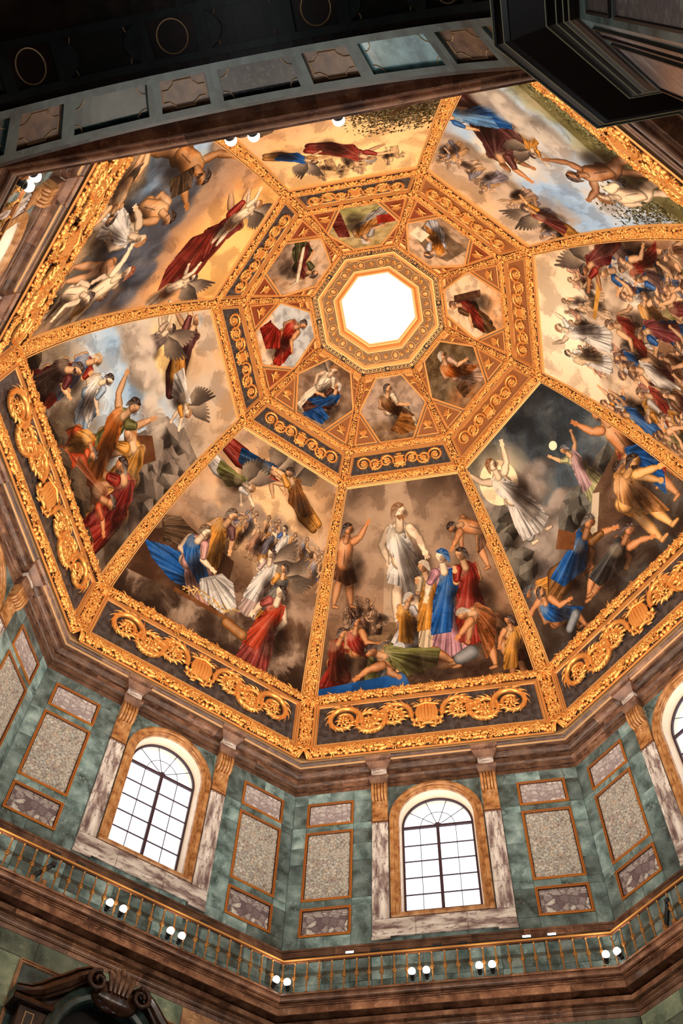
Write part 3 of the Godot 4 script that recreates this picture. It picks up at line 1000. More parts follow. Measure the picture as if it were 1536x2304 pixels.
# a draped person: place and height in parts of the picture, pose, turn, side it faces, colours
func fig(x: float, y: float, h: float, pose: String, rot: float, face: float, robe: Color, mantle: Color, skin: Color, hair: Color, dress := 1.0, wings := false) -> void:
	var W := im.get_width()
	var H := im.get_height()
	var o := Vector2(x * W, y * H)
	var k := h * H
	var P := []
	for p in POSE[pose]:
		P.append(o + (Vector2(p[0] * face, p[1]) * k).rotated(rot))
	var neck: Vector2 = P[4]; var head: Vector2 = P[5]
	var ax := (neck - o).normalized()
	var sd := Vector2(-ax.y, ax.x) * face
	var shB := neck - ax * k * 0.03 - sd * k * 0.085
	var shF := neck - ax * k * 0.03 + sd * k * 0.085
	if wings:
		for w in 2:
			for i in 8:
				var a := ax.rotated(-face * (0.55 + w * 0.75 + i * 0.11))
				var e := neck + a * k * (0.5 - i * 0.03)
				stroke([neck - ax * k * 0.05, neck.lerp(e, 0.45) + ax * k * 0.02, e], [k * 0.03, k * 0.042, k * 0.014], c8(84, 70, 60).lerp(c8(176, 152, 126), i / 8.0).darkened(0.2 * w))
	muscle([shB, P[6], P[8]], [k * 0.042, k * 0.034, k * 0.021], skin.darkened(0.18))
	circ(P[8].x, P[8].y, k * 0.026, skin.darkened(0.15))
	for i in 2:
		muscle([o + sd * k * (0.04 - 0.08 * i), P[i], P[i + 2]], [k * 0.07, k * 0.05, k * 0.025], skin.darkened(0.1 * (1 - i)))
		limb([P[i + 2], P[i + 2] + Vector2(0.055 * face, 0.012).rotated(rot) * k], [k * 0.024, k * 0.016], skin.darkened(0.1))
	if dress > 0.2:
		var reach := clampf(dress, 0.0, 1.0) * 0.95 if dress > 0.6 else 0.0
		var fa: Vector2 = P[0].lerp(P[2], reach) if reach > 0.0 else o.lerp(P[0], 0.7)
		var fb: Vector2 = P[1].lerp(P[3], reach) if reach > 0.0 else o.lerp(P[1], 0.85)
		var ka: Vector2 = (P[0] if reach > 0.0 else o.lerp(P[0], 0.4)) - sd * k * 0.1
		var kb: Vector2 = (P[1] if reach > 0.0 else o.lerp(P[1], 0.4)) + sd * k * 0.1
		if reach > 0.0:
			limb([o, P[0], fa], [k * 0.09, k * 0.095, k * 0.06], robe.darkened(0.3))
			limb([o, P[1], fb], [k * 0.09, k * 0.09, k * 0.055], robe.darkened(0.1))
		drape([o - sd * k * 0.08, ka, fa - sd * k * 0.09, fa.lerp(fb, 0.3) + (fa - o).normalized() * k * 0.03, fa.lerp(fb, 0.7) + (fb - o).normalized() * k * 0.06, fb + sd * k * 0.1, kb, o + sd * k * 0.09], robe, maxf(1.2, k * 0.011))
	limb([o, o.lerp(neck, 0.55), neck - ax * k * 0.045], [k * 0.082, k * 0.098, k * 0.085], robe if dress > 0.9 else skin)
	if dress > 0.9:
		for i in 4:
			stroke([neck + sd * k * (i - 1.5) * 0.04, o.lerp(neck, 0.4) + sd * k * (i - 1.5) * 0.02, o + sd * k * (1.5 - i) * 0.03], [k * 0.004, k * 0.008, k * 0.006], robe.darkened(0.4) if i % 2 else robe.lightened(0.22))
	else:
		stroke([neck - ax * k * 0.08, o], [k * 0.005, k * 0.006], skin.darkened(0.35))
		circ(o.lerp(neck, 0.66).x, o.lerp(neck, 0.66).y, k * 0.03, skin.lightened(0.12))
	if mantle.a > 0.5:
		var low: Vector2 = P[1].lerp(P[3], 0.25)
		drape([shB + ax * k * 0.03, o.lerp(neck, 0.4) - sd * k * 0.11, o - sd * k * 0.04, low - sd * k * 0.06, low + sd * k * 0.12, o + sd * k * 0.14, o.lerp(neck, 0.6) + sd * k * 0.05, neck - ax * k * 0.02], mantle, maxf(1.5, k * 0.015))
	limb([neck - ax * k * 0.03, head], [k * 0.038, k * 0.032], skin.darkened(0.12))
	circ(head.x - sd.x * k * 0.014 + ax.x * k * 0.018, head.y - sd.y * k * 0.014 + ax.y * k * 0.018, k * 0.061, hair)
	limb([head - ax * k * 0.012, head + ax * k * 0.016 + sd * k * 0.01], [k * 0.043, k * 0.046], skin)
	stroke([head - sd * k * 0.05 + ax * k * 0.03, head - sd * k * 0.01 + ax * k * 0.064, head + sd * k * 0.03 + ax * k * 0.06], [k * 0.018, k * 0.02, k * 0.009], hair)
	if k > 90.0:
		var fc := head + sd * k * 0.012
		soft(fc.x + k * 0.025, fc.y + k * 0.016, k * 0.045, c8(40, 18, 8), 0.5)
		for e in [-0.014, 0.018]:
			var q: Vector2 = fc + sd * k * float(e) + ax * k * 0.008
			stroke([q - sd * k * 0.005, q + sd * k * 0.004], [k * 0.0028, k * 0.0024], skin.darkened(0.5))
			stroke([q - sd * k * 0.01 + ax * k * 0.008, q + sd * k * 0.009 + ax * k * 0.009], [k * 0.0016, k * 0.0016], skin.darkened(0.35))
		stroke([fc + ax * k * 0.006 + sd * k * 0.003, fc - ax * k * 0.012 + sd * k * 0.007], [k * 0.002, k * 0.004], skin.darkened(0.25))
		stroke([fc - ax * k * 0.023 - sd * k * 0.006, fc - ax * k * 0.023 + sd * k * 0.01], [k * 0.003, k * 0.0025], c8(120, 56, 44))
		if rng.randf() < 0.35 and hair.get_luminance() < 0.75:
			for i in 6:
				stroke([fc - ax * k * 0.028 + sd * k * (i - 2.5) * 0.012, fc - ax * k * (0.055 + 0.01 * sin(i * 2.0)) + sd * k * (i - 2.5) * 0.008], [k * 0.009, k * 0.005], hair.lightened(0.06 * (i % 3)))
		for i in 9:
			var u := i / 8.0
			var q := head + ax.rotated(face * (0.3 - u * 2.2)) * k * 0.058
			stroke([head + ax * k * 0.035 - sd * k * 0.01, q, q - ax * k * 0.03 * u - sd * k * 0.015], [k * 0.007, k * 0.014, k * 0.008], hair.lightened(0.14 * (i % 3)).darkened(0.1))
	# modelling: shade away from the light, a warm light on the near side
	if k > 60.0:
		for e in [[0.25, 0.1, 0.16], [-0.1, 0.12, 0.18], [-0.6, 0.1, 0.17]]:
			var p := o + (neck - o) * float(e[0]) + Vector2(k * e[1], k * 0.05)
			soft(p.x, p.y, k * e[2], c8(20, 10, 6), 0.5)
		soft((o.lerp(neck, 0.7)).x - k * 0.06, (o.lerp(neck, 0.7)).y - k * 0.02, k * 0.1, c8(255, 226, 180), 0.28)
	muscle([shF, P[7], P[9]], [k * 0.045, k * 0.036, k * 0.021], skin)
	if dress > 0.9:
		var el: Vector2 = shF.lerp(P[7], 0.78)
		var ad := (el - shF).normalized()
		var an := Vector2(-ad.y, ad.x)
		limb([shF, el], [k * 0.05, k * 0.036], robe)
		for i in 4:
			stroke([shF + an * k * 0.02 * (i - 1.5), el + an * k * 0.017 * (i - 1.5)], [k * 0.004, k * 0.007], [robe.darkened(0.4), robe.lightened(0.12), robe.darkened(0.2), robe.darkened(0.45)][i])
	circ(P[9].x, P[9].y, k * 0.026, skin)
	for i in 3:
		stroke([P[9], P[9] + (P[9] - P[7]).normalized().rotated((i - 1) * 0.35) * k * 0.05], [k * 0.009, k * 0.006], skin)

func crowd(x0: float, x1: float, y0: float, y1: float, n: int, h: float, cols: Array, tone: Color, amt: float) -> void:
	for i in n:
		var y := lerpf(y0, y1, float(i) / n)
		var c: Color = (cols[rng.randi() % cols.size()] as Color).lerp(tone, amt)
		fig(rng.randf_range(x0, x1), y, h * rng.randf_range(0.85, 1.15), ["stand", "sit", "pray", "raise", "kneel", "bend"][rng.randi() % 6], rng.randf_range(-0.15, 0.15), 1.0 if rng.randf() < 0.5 else -1.0, c, (cols[rng.randi() % cols.size()] as Color).lerp(tone, amt), c8(214, 160, 112).lerp(tone, amt), c8(78, 50, 32).lerp(tone, amt), 1.0 if rng.randf() < 0.6 else 0.4)

# sky and ground: stops is a list of [height from the top, colour]; clouds drift over it; glows are [x, y, r, colour]
func backdrop(size: int, stops: Array, cloud: Color, amount: float, sd: int, glows: Array, slant := 0.0) -> void:
	var n := 256
	var a := noise(0.011, FastNoiseLite.TYPE_SIMPLEX_SMOOTH, sd, 5, 40.0).get_image(n, n)
	a.convert(Image.FORMAT_L8)
	var b := a.get_data()
	var out := PackedByteArray()
	out.resize(n * n * 3)
	var p := 0
	for y in n:
		for x in n:
			var v := float(b[y * n + x]) / 255.0
			var t := y / 256.0 + (v - 0.5) * 0.22 + (x / 256.0 - 0.5) * slant
			var c: Color = stops[-1][1]
			if t <= stops[0][0]:
				c = stops[0][1]
			else:
				for i in range(1, stops.size()):
					if t < stops[i][0]:
						c = (stops[i - 1][1] as Color).lerp(stops[i][1], (t - stops[i - 1][0]) / (stops[i][0] - stops[i - 1][0]))
						break
			var w := smoothstep(0.42, 0.78, v) * amount
			c = c.lerp(cloud, w)
			c = c.darkened(clampf((0.45 - v) * 0.7 * amount, 0.0, 0.5))
			for g in glows:
				var d: float = Vector2(x / 256.0 - g[0], y / 256.0 - g[1]).length() / g[2]
				if d < 1.0:
					c = c.lerp(g[3], pow(1.0 - d, 0.7))
			out[p] = int(c.r * 255.0); out[p + 1] = int(c.g * 255.0); out[p + 2] = int(c.b * 255.0)
			p += 3
	im = Image.create_from_data(n, n, false, Image.FORMAT_RGB8, out)
	im.resize(size, size, Image.INTERPOLATE_CUBIC)
	im.convert(Image.FORMAT_RGBA8)

var brushes := {}

func soft(x: float, y: float, r: float, c: Color, strength := 0.6) -> void:
	var key := "%s%.2f" % [c.to_html(false), strength]
	if not brushes.has(key):
		var b := PackedByteArray()
		b.resize(48 * 48 * 4)
		for j in 48:
			for i in 48:
				var d := Vector2(i - 23.5, j - 23.5).length() / 24.0
				var p := (j * 48 + i) * 4
				b[p] = int(c.r * 255); b[p + 1] = int(c.g * 255); b[p + 2] = int(c.b * 255)
				b[p + 3] = int(255.0 * strength * (1.0 - smoothstep(0.35, 1.0, d)))
		brushes[key] = Image.create_from_data(48, 48, false, Image.FORMAT_RGBA8, b)
	var q: Image = brushes[key].duplicate()
	var n := maxi(3, int(r * 2.0))
	q.resize(n, n, Image.INTERPOLATE_BILINEAR)
	im.blend_rect(q, Rect2i(0, 0, n, n), Vector2i(int(x - r), int(y - r)))

func drape(pts: Array, c: Color, wd := 6.0) -> void:
	# hanging or spread cloth: an outline with folds fanning from its first side
	poly(pts, c.darkened(0.3))
	var n := pts.size()
	var o0: Vector2 = pts[0]
	var o1: Vector2 = pts[n - 1]
	var cnt := n * 6
	for i in range(1, cnt):
		var t := float(i) / cnt * (n - 1)
		var j := mini(int(t), n - 2)
		var a: Vector2 = (pts[j] as Vector2).lerp(pts[j + 1], t - j)
		var o := o0.lerp(o1, float(i) / cnt)
		var m: Vector2 = o.lerp(a, 0.5) + Vector2(sin(i * 1.7), cos(i * 2.3)) * wd * 0.9
		var lit := 1.0 - float(i) / cnt
		var tone := 0.5 + 0.32 * sin(i * 1.9) + 0.18 * sin(i * 0.83 + 1.0)
		var cc: Color = c.darkened(0.55).lerp(c, clampf(tone * 1.6, 0.0, 1.0)).lerp(c.lightened(0.18), clampf(tone * 2.0 - 1.2, 0.0, 1.0))
		cc = cc.darkened(0.34 * absf(lit - 0.62))
		stroke([o.lerp(a, 0.1), m, o.lerp(a, 0.97)], [wd * 0.3, wd, wd * 0.7], cc)

var veil: Image = null

func patina() -> void:
	# the uneven tone of an old painted surface
	if veil == null:
		var a := noise(0.02, FastNoiseLite.TYPE_SIMPLEX_SMOOTH, 77, 5, 30.0).get_image(256, 256)
		a.convert(Image.FORMAT_L8)
		var b := a.get_data()
		var out := PackedByteArray()
		out.resize(256 * 256 * 4)
		for i in 256 * 256:
			var v := b[i] - 128
			var dark := v < 0
			out[i * 4] = 30 if dark else 255; out[i * 4 + 1] = 18 if dark else 226; out[i * 4 + 2] = 10 if dark else 184
			out[i * 4 + 3] = mini(52, int(absi(v) * (1.0 if dark else 0.35)))
		veil = Image.create_from_data(256, 256, false, Image.FORMAT_RGBA8, out)
	var q: Image = veil.duplicate()
	im.convert(Image.FORMAT_RGBA8)
	q.resize(im.get_width(), im.get_height(), Image.INTERPOLATE_CUBIC)
	im.blend_rect(q, Rect2i(0, 0, q.get_width(), q.get_height()), Vector2i.ZERO)
	im.convert(Image.FORMAT_RGB8)

func puffs(x0: float, x1: float, y0: float, y1: float, n: int, r: float, c: Color) -> void:
	var S := im.get_width()
	for i in n:
		var x := rng.randf_range(x0, x1) * S; var y := lerpf(y0, y1, float(i) / n) * S
		for j in 4:
			var q := r * S * rng.randf_range(0.5, 1.3)
			var o := Vector2(x, y) + Vector2(rng.randf_range(-1.6, 1.6), rng.randf_range(-0.5, 0.5)) * r * S
			soft(o.x + q * 0.2, o.y + q * 0.3, q * 1.15, c.darkened(0.28), 0.5)
			soft(o.x - q * 0.1, o.y - q * 0.1, q * 0.9, c.lightened(0.14), 0.6)

func rocks(x0: float, x1: float, y0: float, y1: float, n: int, r: float, c: Color) -> void:
	var S := im.get_width()
	for i in n:
		var o := Vector2(rng.randf_range(x0, x1), lerpf(y0, y1, float(i) / n)) * S
		var q := r * S * rng.randf_range(0.6, 1.4)
		var pts := []
		for j in 7:
			var a := TAU * j / 7.0 + rng.randf_range(-0.35, 0.35)
			var k := rng.randf_range(0.7, 1.25)
			pts.append(o + Vector2(cos(a) * q * 1.3, sin(a) * q) * k)
		var mid := o + Vector2(rng.randf_range(-0.3, 0.3), rng.randf_range(-0.4, 0.1)) * q
		for j in 7:
			var u: Vector2 = (pts[j] - o).normalized()
			poly([mid, pts[j], pts[(j + 1) % 7]], c.darkened(clampf(0.28 + 0.34 * u.dot(Vector2(0.7, 0.7)) + rng.randf_range(-0.1, 0.1), 0.0, 0.8)))
		soft(o.x + q * 0.4, o.y + q * 0.6, q * 1.1, c8(24, 16, 12), 0.45)

func leafage(x0: float, x1: float, y0: float, y1: float, n: int, c: Color) -> void:
	var S := im.get_width()
	var mid := Vector2(x0 + x1, y0 + y1) * 0.5
	var ext := Vector2(x1 - x0, y1 - y0)
	for i in n * 2:
		var u := (rng.randf() + rng.randf() + rng.randf()) / 1.5 - 1.0
		var v := (rng.randf() + rng.randf() + rng.randf()) / 1.5 - 1.0
		var p := (mid + Vector2(u * ext.x * 0.75, v * ext.y * 0.7)) * S
		var q := rng.randf_range(0.003, 0.008) * S
		var a := rng.randf() * TAU
		stroke([p, p + Vector2.from_angle(a) * q * 1.6], [q * 0.6, q * 0.25], c.darkened(rng.randf_range(0.0, 0.55)) if rng.randf() < 0.75 else c.lightened(0.2))

func rect(x0: float, y0: float, x1: float, y1: float, c: Color) -> void:
	var S := im.get_width()
	poly([Vector2(x0, y0) * S, Vector2(x1, y0) * S, Vector2(x1, y1) * S, Vector2(x0, y1) * S], c)

func tex_of() -> StandardMaterial3D:
	patina()
	im.generate_mipmaps()
	var m := StandardMaterial3D.new()
	m.albedo_texture = ImageTexture.create_from_image(im)
	m.roughness = 0.9
	m.albedo_color = Color(1.0, 0.99, 0.98)
	m.metallic_specular = 0.15
	return m

func paint(k: int) -> StandardMaterial3D:
	rng.seed = 900 + k
	var no := Color(0, 0, 0, 0)
	var skin := c8(222, 164, 112)
	var pale := c8(240, 206, 168)
	var tan := c8(190, 122, 72)
	var dk := c8(48, 30, 22)
	var red := c8(142, 36, 24)
	var blue := c8(28, 84, 158)
	var gold := c8(214, 140, 52)
	var white := c8(228, 218, 206)
	var brown := c8(96, 56, 34)
	var grn := c8(112, 108, 54)
	if k == 0:
		backdrop(1024, [[0.0, c8(84, 64, 50)], [0.35, c8(124, 98, 78)], [0.6, c8(150, 114, 86)], [0.72, c8(96, 68, 48)], [0.9, c8(52, 34, 24)]], c8(140, 112, 88), 0.4, 11, [[0.42, 0.25, 0.35, c8(178, 148, 120)]])
		poly([Vector2(420, 0), Vector2(530, 0), Vector2(640, 760), Vector2(330, 760)], c8(166, 138, 112))
		crowd(0.1, 0.34, 0.6, 0.72, 12, 0.15, [brown, c8(120, 70, 50), c8(140, 110, 90)], c8(112, 84, 64), 0.5)
		fig(0.16, 0.36, 0.44, "raise", 0.15, 1.0, brown, no, tan, dk, 0.4)
		fig(0.86, 0.28, 0.41, "bend", -0.2, -1.0, brown, no, tan, dk, 0.4)
		rocks(0.3, 0.66, 0.72, 0.8, 9, 0.06, c8(120, 92, 66))
		fig(0.45, 0.38, 0.61, "stand", 0.03, 1.0, white, white, pale, c8(120, 78, 44), 0.5)
		fig(0.43, 0.7, 0.37, "kneel", 0.0, 1.0, c8(206, 196, 190), gold, skin, c8(220, 206, 190))
		fig(0.575, 0.6, 0.45, "pray", 0.0, -1.0, c8(220, 190, 150), gold, skin, c8(224, 200, 170))
		fig(0.66, 0.6, 0.54, "stand", 0.0, -1.0, c8(190, 130, 140), blue, pale, blue.darkened(0.2))
		fig(0.77, 0.58, 0.49, "pray", 0.0, -1.0, red, red, skin, dk)
		fig(0.86, 0.74, 0.46, "bend", 0.0, -1.0, brown, c8(150, 78, 34), tan, c8(150, 130, 110), 0.4)
		fig(0.09, 0.84, 0.39, "kneel", 0.0, 1.0, red, c8(110, 40, 24), tan, dk)
		fig(0.2, 0.8, 0.39, "sit", 0.0, 1.0, c8(120, 60, 30), red, tan, dk, 0.5)
		fig(0.28, 0.84, 0.37, "bend", 0.1, 1.0, grn, c8(70, 66, 62), skin, c8(180, 176, 170))
		poly([Vector2(0, 1024), Vector2(0, 985), Vector2(420, 950), Vector2(450, 1024)], c8(24, 74, 138))
		fig(0.45, 0.88, 0.51, "lie", 0.0, -1.0, red, grn, tan, dk, 0.5)
		limb([Vector2(690, 915), Vector2(750, 890)], [30, 36], c8(110, 108, 108))
		fig(0.93, 0.87, 0.34, "stand", 0.0, -1.0, c8(96, 50, 30), gold, tan, dk, 0.5)
	elif k == 7:
		backdrop(1024, [[0.0, c8(158, 118, 82)], [0.3, c8(196, 156, 118)], [0.5, c8(150, 116, 88)], [0.65, c8(84, 58, 40)], [0.9, c8(56, 40, 30)]], c8(188, 158, 132), 0.7, 12, [[0.5, 0.25, 0.35, c8(234, 190, 138)]])
		puffs(0.3, 0.9, 0.32, 0.42, 22, 0.05, c8(150, 122, 98))
		crowd(0.42, 0.94, 0.34, 0.46, 22, 0.17, [c8(190, 140, 90), c8(170, 110, 80), c8(90, 100, 140), gold], c8(178, 140, 106), 0.4)
		fig(0.36, 0.13, 0.39, "fly", 0.35, 1.0, red, blue.darkened(0.5), skin, dk, 1.0, true)
		fig(0.63, 0.16, 0.37, "fly", 0.2, -1.0, gold, c8(150, 90, 40), skin, dk, 1.0, true)
		fig(0.27, 0.24, 0.32, "fly", 0.5, 1.0, white, grn, pale, c8(160, 110, 60), 1.0, true)
		fig(0.66, 0.4, 0.24, "kneel", 0.0, -1.0, c8(60, 90, 150), white, pale, dk)
		poly([Vector2(0, 700), Vector2(200, 560), Vector2(480, 600), Vector2(520, 860), Vector2(0, 900)], c8(66, 42, 28))
		drape([Vector2(60, 580), Vector2(150, 540), Vector2(250, 580), Vector2(230, 660), Vector2(120, 690)], c8(96, 70, 48))
		fig(0.34, 0.56, 0.44, "stand", 0.1, 1.0, c8(120, 78, 74), gold, skin, c8(80, 60, 46))
		drape([Vector2(250, 700), Vector2(150, 700), Vector2(40, 730), Vector2(110, 790), Vector2(230, 840), Vector2(360, 830)], blue)
		fig(0.27, 0.7, 0.46, "sit", 0.05, 1.0, c8(196, 140, 130), blue, pale, c8(90, 60, 40))
		drape([Vector2(440, 690), Vector2(520, 700), Vector2(580, 800), Vector2(520, 860), Vector2(400, 840), Vector2(360, 760)], white)
		for i in 26:
			var o := Vector2(300 + i * 11, 820 + rng.randf_range(-10, 26))
			stroke([o, o + Vector2(rng.randf_range(-50, 60), rng.randf_range(-10, 44))], [4, 1.5], c8(214, 168, 96).darkened(rng.randf_range(0.0, 0.4)))
		rect(0.26, 0.84, 0.58, 0.86, c8(104, 62, 32))
		fig(0.64, 0.6, 0.37, "pray", 0.0, -1.0, c8(196, 164, 150), white, pale, dk, 1.0, true)
		fig(0.73, 0.62, 0.34, "pray", 0.0, -1.0, gold, c8(90, 84, 80), skin, dk, 1.0, true)
		fig(0.74, 0.78, 0.46, "stand", 0.05, -1.0, red.lightened(0.12), c8(176, 50, 24), pale, dk)
		limb([Vector2(560, 890), Vector2(650, 905)], [26, 28], c8(150, 96, 48))
	elif k == 1:
		backdrop(1024, [[0.0, c8(38, 42, 46)], [0.3, c8(62, 72, 80)], [0.5, c8(88, 100, 108)], [0.62, c8(104, 84, 74)], [0.8, c8(66, 52, 42)], [1.0, c8(48, 34, 26)]], c8(96, 100, 100), 0.5, 13, [[0.3, 0.16, 0.2, c8(250, 224, 178)]])
		circ(640, 250, 22, c8(240, 226, 194))
		puffs(0.18, 0.44, 0.18, 0.6, 30, 0.06, c8(150, 132, 118))
		rocks(0.0, 0.2, 0.3, 0.6, 16, 0.07, c8(116, 108, 96))
		rocks(0.45, 0.8, 0.5, 0.66, 14, 0.06, c8(110, 106, 96))
		circ(300, 170, 110, c8(248, 222, 178))
		fig(0.3, 0.27, 0.49, "raise", 0.06, 1.0, white, white, pale, c8(130, 80, 40), 0.7)
		fig(0.66, 0.42, 0.32, "raise", 0.0, -1.0, c8(180, 174, 120), c8(190, 150, 150), skin, c8(90, 92, 94))
		poly([Vector2(480, 720), Vector2(640, 560), Vector2(900, 480), Vector2(760, 760)], c8(84, 60, 44))
		poly([Vector2(480, 720), Vector2(640, 560), Vector2(670, 580), Vector2(520, 740)], c8(190, 172, 146))
		fig(0.88, 0.5, 0.51, "raise", 0.1, -1.0, c8(150, 66, 40), no, tan, dk, 0.4)
		fig(0.95, 0.62, 0.49, "bend", 0.0, -1.0, red, blue, tan, dk, 0.5)
		fig(0.72, 0.7, 0.54, "bend", -0.3, 1.0, gold, c8(196, 130, 70), c8(236, 170, 96), dk, 0.4)
		fig(0.24, 0.74, 0.44, "lie", 0.1, -1.0, c8(190, 80, 50), gold, tan, c8(70, 70, 72), 0.5)
		fig(0.36, 0.72, 0.49, "lie", -0.1, 1.0, c8(130, 84, 40), blue, tan, c8(80, 70, 60))
		poly([Vector2(330, 620), Vector2(400, 560), Vector2(460, 640), Vector2(400, 690)], c8(104, 62, 34))
		fig(0.14, 0.86, 0.41, "sit", 0.0, 1.0, c8(60, 76, 104), blue, tan, dk, 0.5)
		limb([Vector2(180, 960), Vector2(240, 930)], [22, 26], c8(120, 124, 128))
		fig(0.5, 0.86, 0.44, "lie", 0.0, 1.0, brown, c8(60, 56, 54), tan, dk, 0.4)
	elif k == 2:
		backdrop(1024, [[0.0, c8(222, 184, 140)], [0.4, c8(206, 164, 124)], [0.6, c8(150, 110, 80)], [0.85, c8(100, 66, 46)]], c8(232, 204, 170), 0.5, 14, [[0.45, 0.2, 0.42, c8(255, 238, 206)]])
		puffs(0.2, 0.9, 0.3, 0.45, 24, 0.05, c8(196, 166, 136))
		crowd(0.3, 0.95, 0.2, 0.34, 16, 0.18, [c8(210, 170, 130), c8(190, 120, 100), white], c8(226, 190, 150), 0.45)
		fig(0.45, 0.22, 0.32, "raise", 0.0, 1.0, white, white, pale, c8(150, 100, 60))
		fig(0.33, 0.24, 0.27, "pray", 0.0, 1.0, white, c8(220, 190, 150), pale, dk)
		stroke([Vector2(560, 300), Vector2(700, 330), Vector2(940, 330)], [10, 12, 10], c8(196, 140, 60))
		crowd(0.12, 0.96, 0.45, 0.7, 18, 0.36, [red, gold, c8(110, 40, 44), blue, white, c8(90, 60, 60)], c8(170, 120, 84), 0.12)
		fig(0.84, 0.36, 0.37, "fly", 0.3, -1.0, red, c8(90, 20, 20), tan, dk, 1.0, true)
		crowd(0.05, 0.95, 0.74, 0.92, 19, 0.33, [c8(110, 40, 34), brown, gold, c8(120, 110, 60), c8(80, 90, 120)], c8(90, 60, 44), 0.1)
	elif k == 3:
		backdrop(1024, [[0.0, c8(226, 184, 140)], [0.2, c8(188, 160, 136)], [0.3, c8(150, 182, 216)], [0.7, c8(186, 206, 226)], [0.82, c8(128, 126, 88)], [1.0, c8(74, 68, 40)]], c8(204, 180, 154), 0.55, 15, [[0.62, 0.36, 0.16, c8(250, 224, 180)]])
		puffs(0.1, 0.9, 0.12, 0.22, 30, 0.05, c8(196, 164, 134))
		crowd(0.14, 0.86, 0.14, 0.2, 19, 0.18, [c8(200, 140, 80), c8(170, 130, 110), c8(120, 120, 150)], c8(200, 166, 132), 0.4)
		fig(0.26, 0.22, 0.32, "fly", 0.2, 1.0, gold, c8(120, 50, 40), skin, dk, 1.0, true)
		drape([Vector2(560, 420), Vector2(720, 380), Vector2(900, 460), Vector2(980, 640), Vector2(800, 650), Vector2(640, 600)], c8(84, 42, 36))
		fig(0.72, 0.42, 0.49, "fly", 0.1, -1.0, c8(96, 48, 40), c8(74, 34, 30), tan, c8(190, 176, 160))
		fig(0.84, 0.44, 0.37, "stand", 0.5, -1.0, blue, c8(90, 140, 190), skin, dk, 1.0, true)
		fig(0.62, 0.58, 0.27, "fly", 0.3, -1.0, gold, gold, pale, dk, 1.0, true)
		puffs(0.5, 1.0, 0.6, 0.7, 14, 0.06, c8(190, 176, 160))
		leafage(0.0, 0.3, 0.55, 1.0, 900, c8(74, 66, 30))
		poly([Vector2(0, 1024), Vector2(0, 850), Vector2(500, 830), Vector2(1024, 900), Vector2(1024, 1024)], c8(96, 88, 52))
		leafage(0.1, 0.9, 0.86, 1.0, 600, c8(92, 88, 46))
		fig(0.36, 0.76, 0.51, "raise", 0.1, 1.0, brown, no, c8(170, 112, 70), dk, 0.0)
		fig(0.22, 0.78, 0.51, "pray", 0.0, 1.0, white, no, pale, c8(150, 96, 50), 0.0)
	elif k == 4:
		backdrop(1024, [[0.0, c8(242, 186, 116)], [0.4, c8(226, 172, 118)], [0.7, c8(190, 150, 116)], [1.0, c8(120, 96, 70)]], c8(206, 162, 122), 0.6, 16, [[0.45, 0.1, 0.4, c8(255, 214, 150)]])
		crowd(0.3, 0.75, 0.06, 0.12, 11, 0.15, [c8(220, 170, 110), c8(210, 150, 100)], c8(240, 190, 130), 0.6)
		fig(0.5, 0.2, 0.37, "fly", 0.2, -1.0, red, c8(150, 50, 34), skin, c8(170, 150, 130))
		fig(0.72, 0.22, 0.27, "fly", 0.1, -1.0, c8(170, 110, 50), blue, skin, dk, 1.0, true)
		fig(0.74, 0.5, 0.41, "bend", 0.2, 1.0, c8(96, 74, 50), c8(80, 60, 44), c8(150, 110, 76), dk, 0.4)
		leafage(0.0, 0.42, 0.3, 0.62, 2600, c8(78, 62, 30))
		stroke([Vector2(120, 760), Vector2(180, 520), Vector2(300, 420)], [34, 24, 10], c8(66, 44, 26))
		fig(0.4, 0.76, 0.49, "stand", 0.1, 1.0, c8(150, 110, 60), brown, tan, dk, 0.4)
		fig(0.65, 0.82, 0.44, "kneel", 0.0, -1.0, red, gold, skin, dk)
	elif k == 5:
		backdrop(1024, [[0.0, c8(240, 176, 98)], [0.25, c8(226, 160, 96)], [0.4, c8(160, 122, 94)], [0.55, c8(96, 88, 84)], [0.75, c8(64, 60, 60)], [1.0, c8(140, 118, 84)]], c8(186, 142, 104), 0.65, 17, [[0.5, 0.08, 0.3, c8(255, 200, 120)]], -0.25)
		puffs(0.02, 0.3, 0.58, 0.78, 24, 0.07, c8(150, 182, 214))
		fig(0.5, 0.2, 0.56, "fly", -0.1, -1.0, red, c8(112, 30, 22), skin, c8(190, 180, 164))
		drape([Vector2(430, 180), Vector2(600, 170), Vector2(820, 330), Vector2(700, 360), Vector2(520, 320)], c8(126, 38, 26))
		fig(0.38, 0.14, 0.32, "fly", 0.0, -1.0, c8(200, 120, 70), no, pale, c8(150, 90, 40), 0.3, true)
		fig(0.78, 0.26, 0.32, "fly", 0.3, -1.0, c8(190, 100, 60), no, pale, dk, 0.3, true)
		fig(0.9, 0.16, 0.20, "sit", 0.0, -1.0, c8(200, 150, 100), no, pale, dk, 0.4, true)
		puffs(0.3, 0.8, 0.46, 0.74, 30, 0.07, c8(62, 64, 74))
		fig(0.16, 0.66, 0.56, "raise", 0.3, 1.0, brown, no, c8(190, 124, 66), dk, 0.2)
		drape([Vector2(200, 560), Vector2(300, 500), Vector2(360, 580), Vector2(280, 660)], c8(70, 48, 30))
		fig(0.4, 0.7, 0.51, "sit", 0.2, 1.0, brown, no, c8(210, 150, 96), dk, 0.0)
		fig(0.5, 0.8, 0.51, "stand", 0.3, -1.0, white, white, pale, c8(170, 110, 60), 0.4)
		fig(0.68, 0.72, 0.49, "bend", -0.1, 1.0, brown, no, c8(200, 138, 90), c8(80, 50, 30), 0.0)
		fig(0.84, 0.72, 0.51, "lie", 0.5, -1.0, gold, no, pale, c8(130, 60, 30), 0.3)
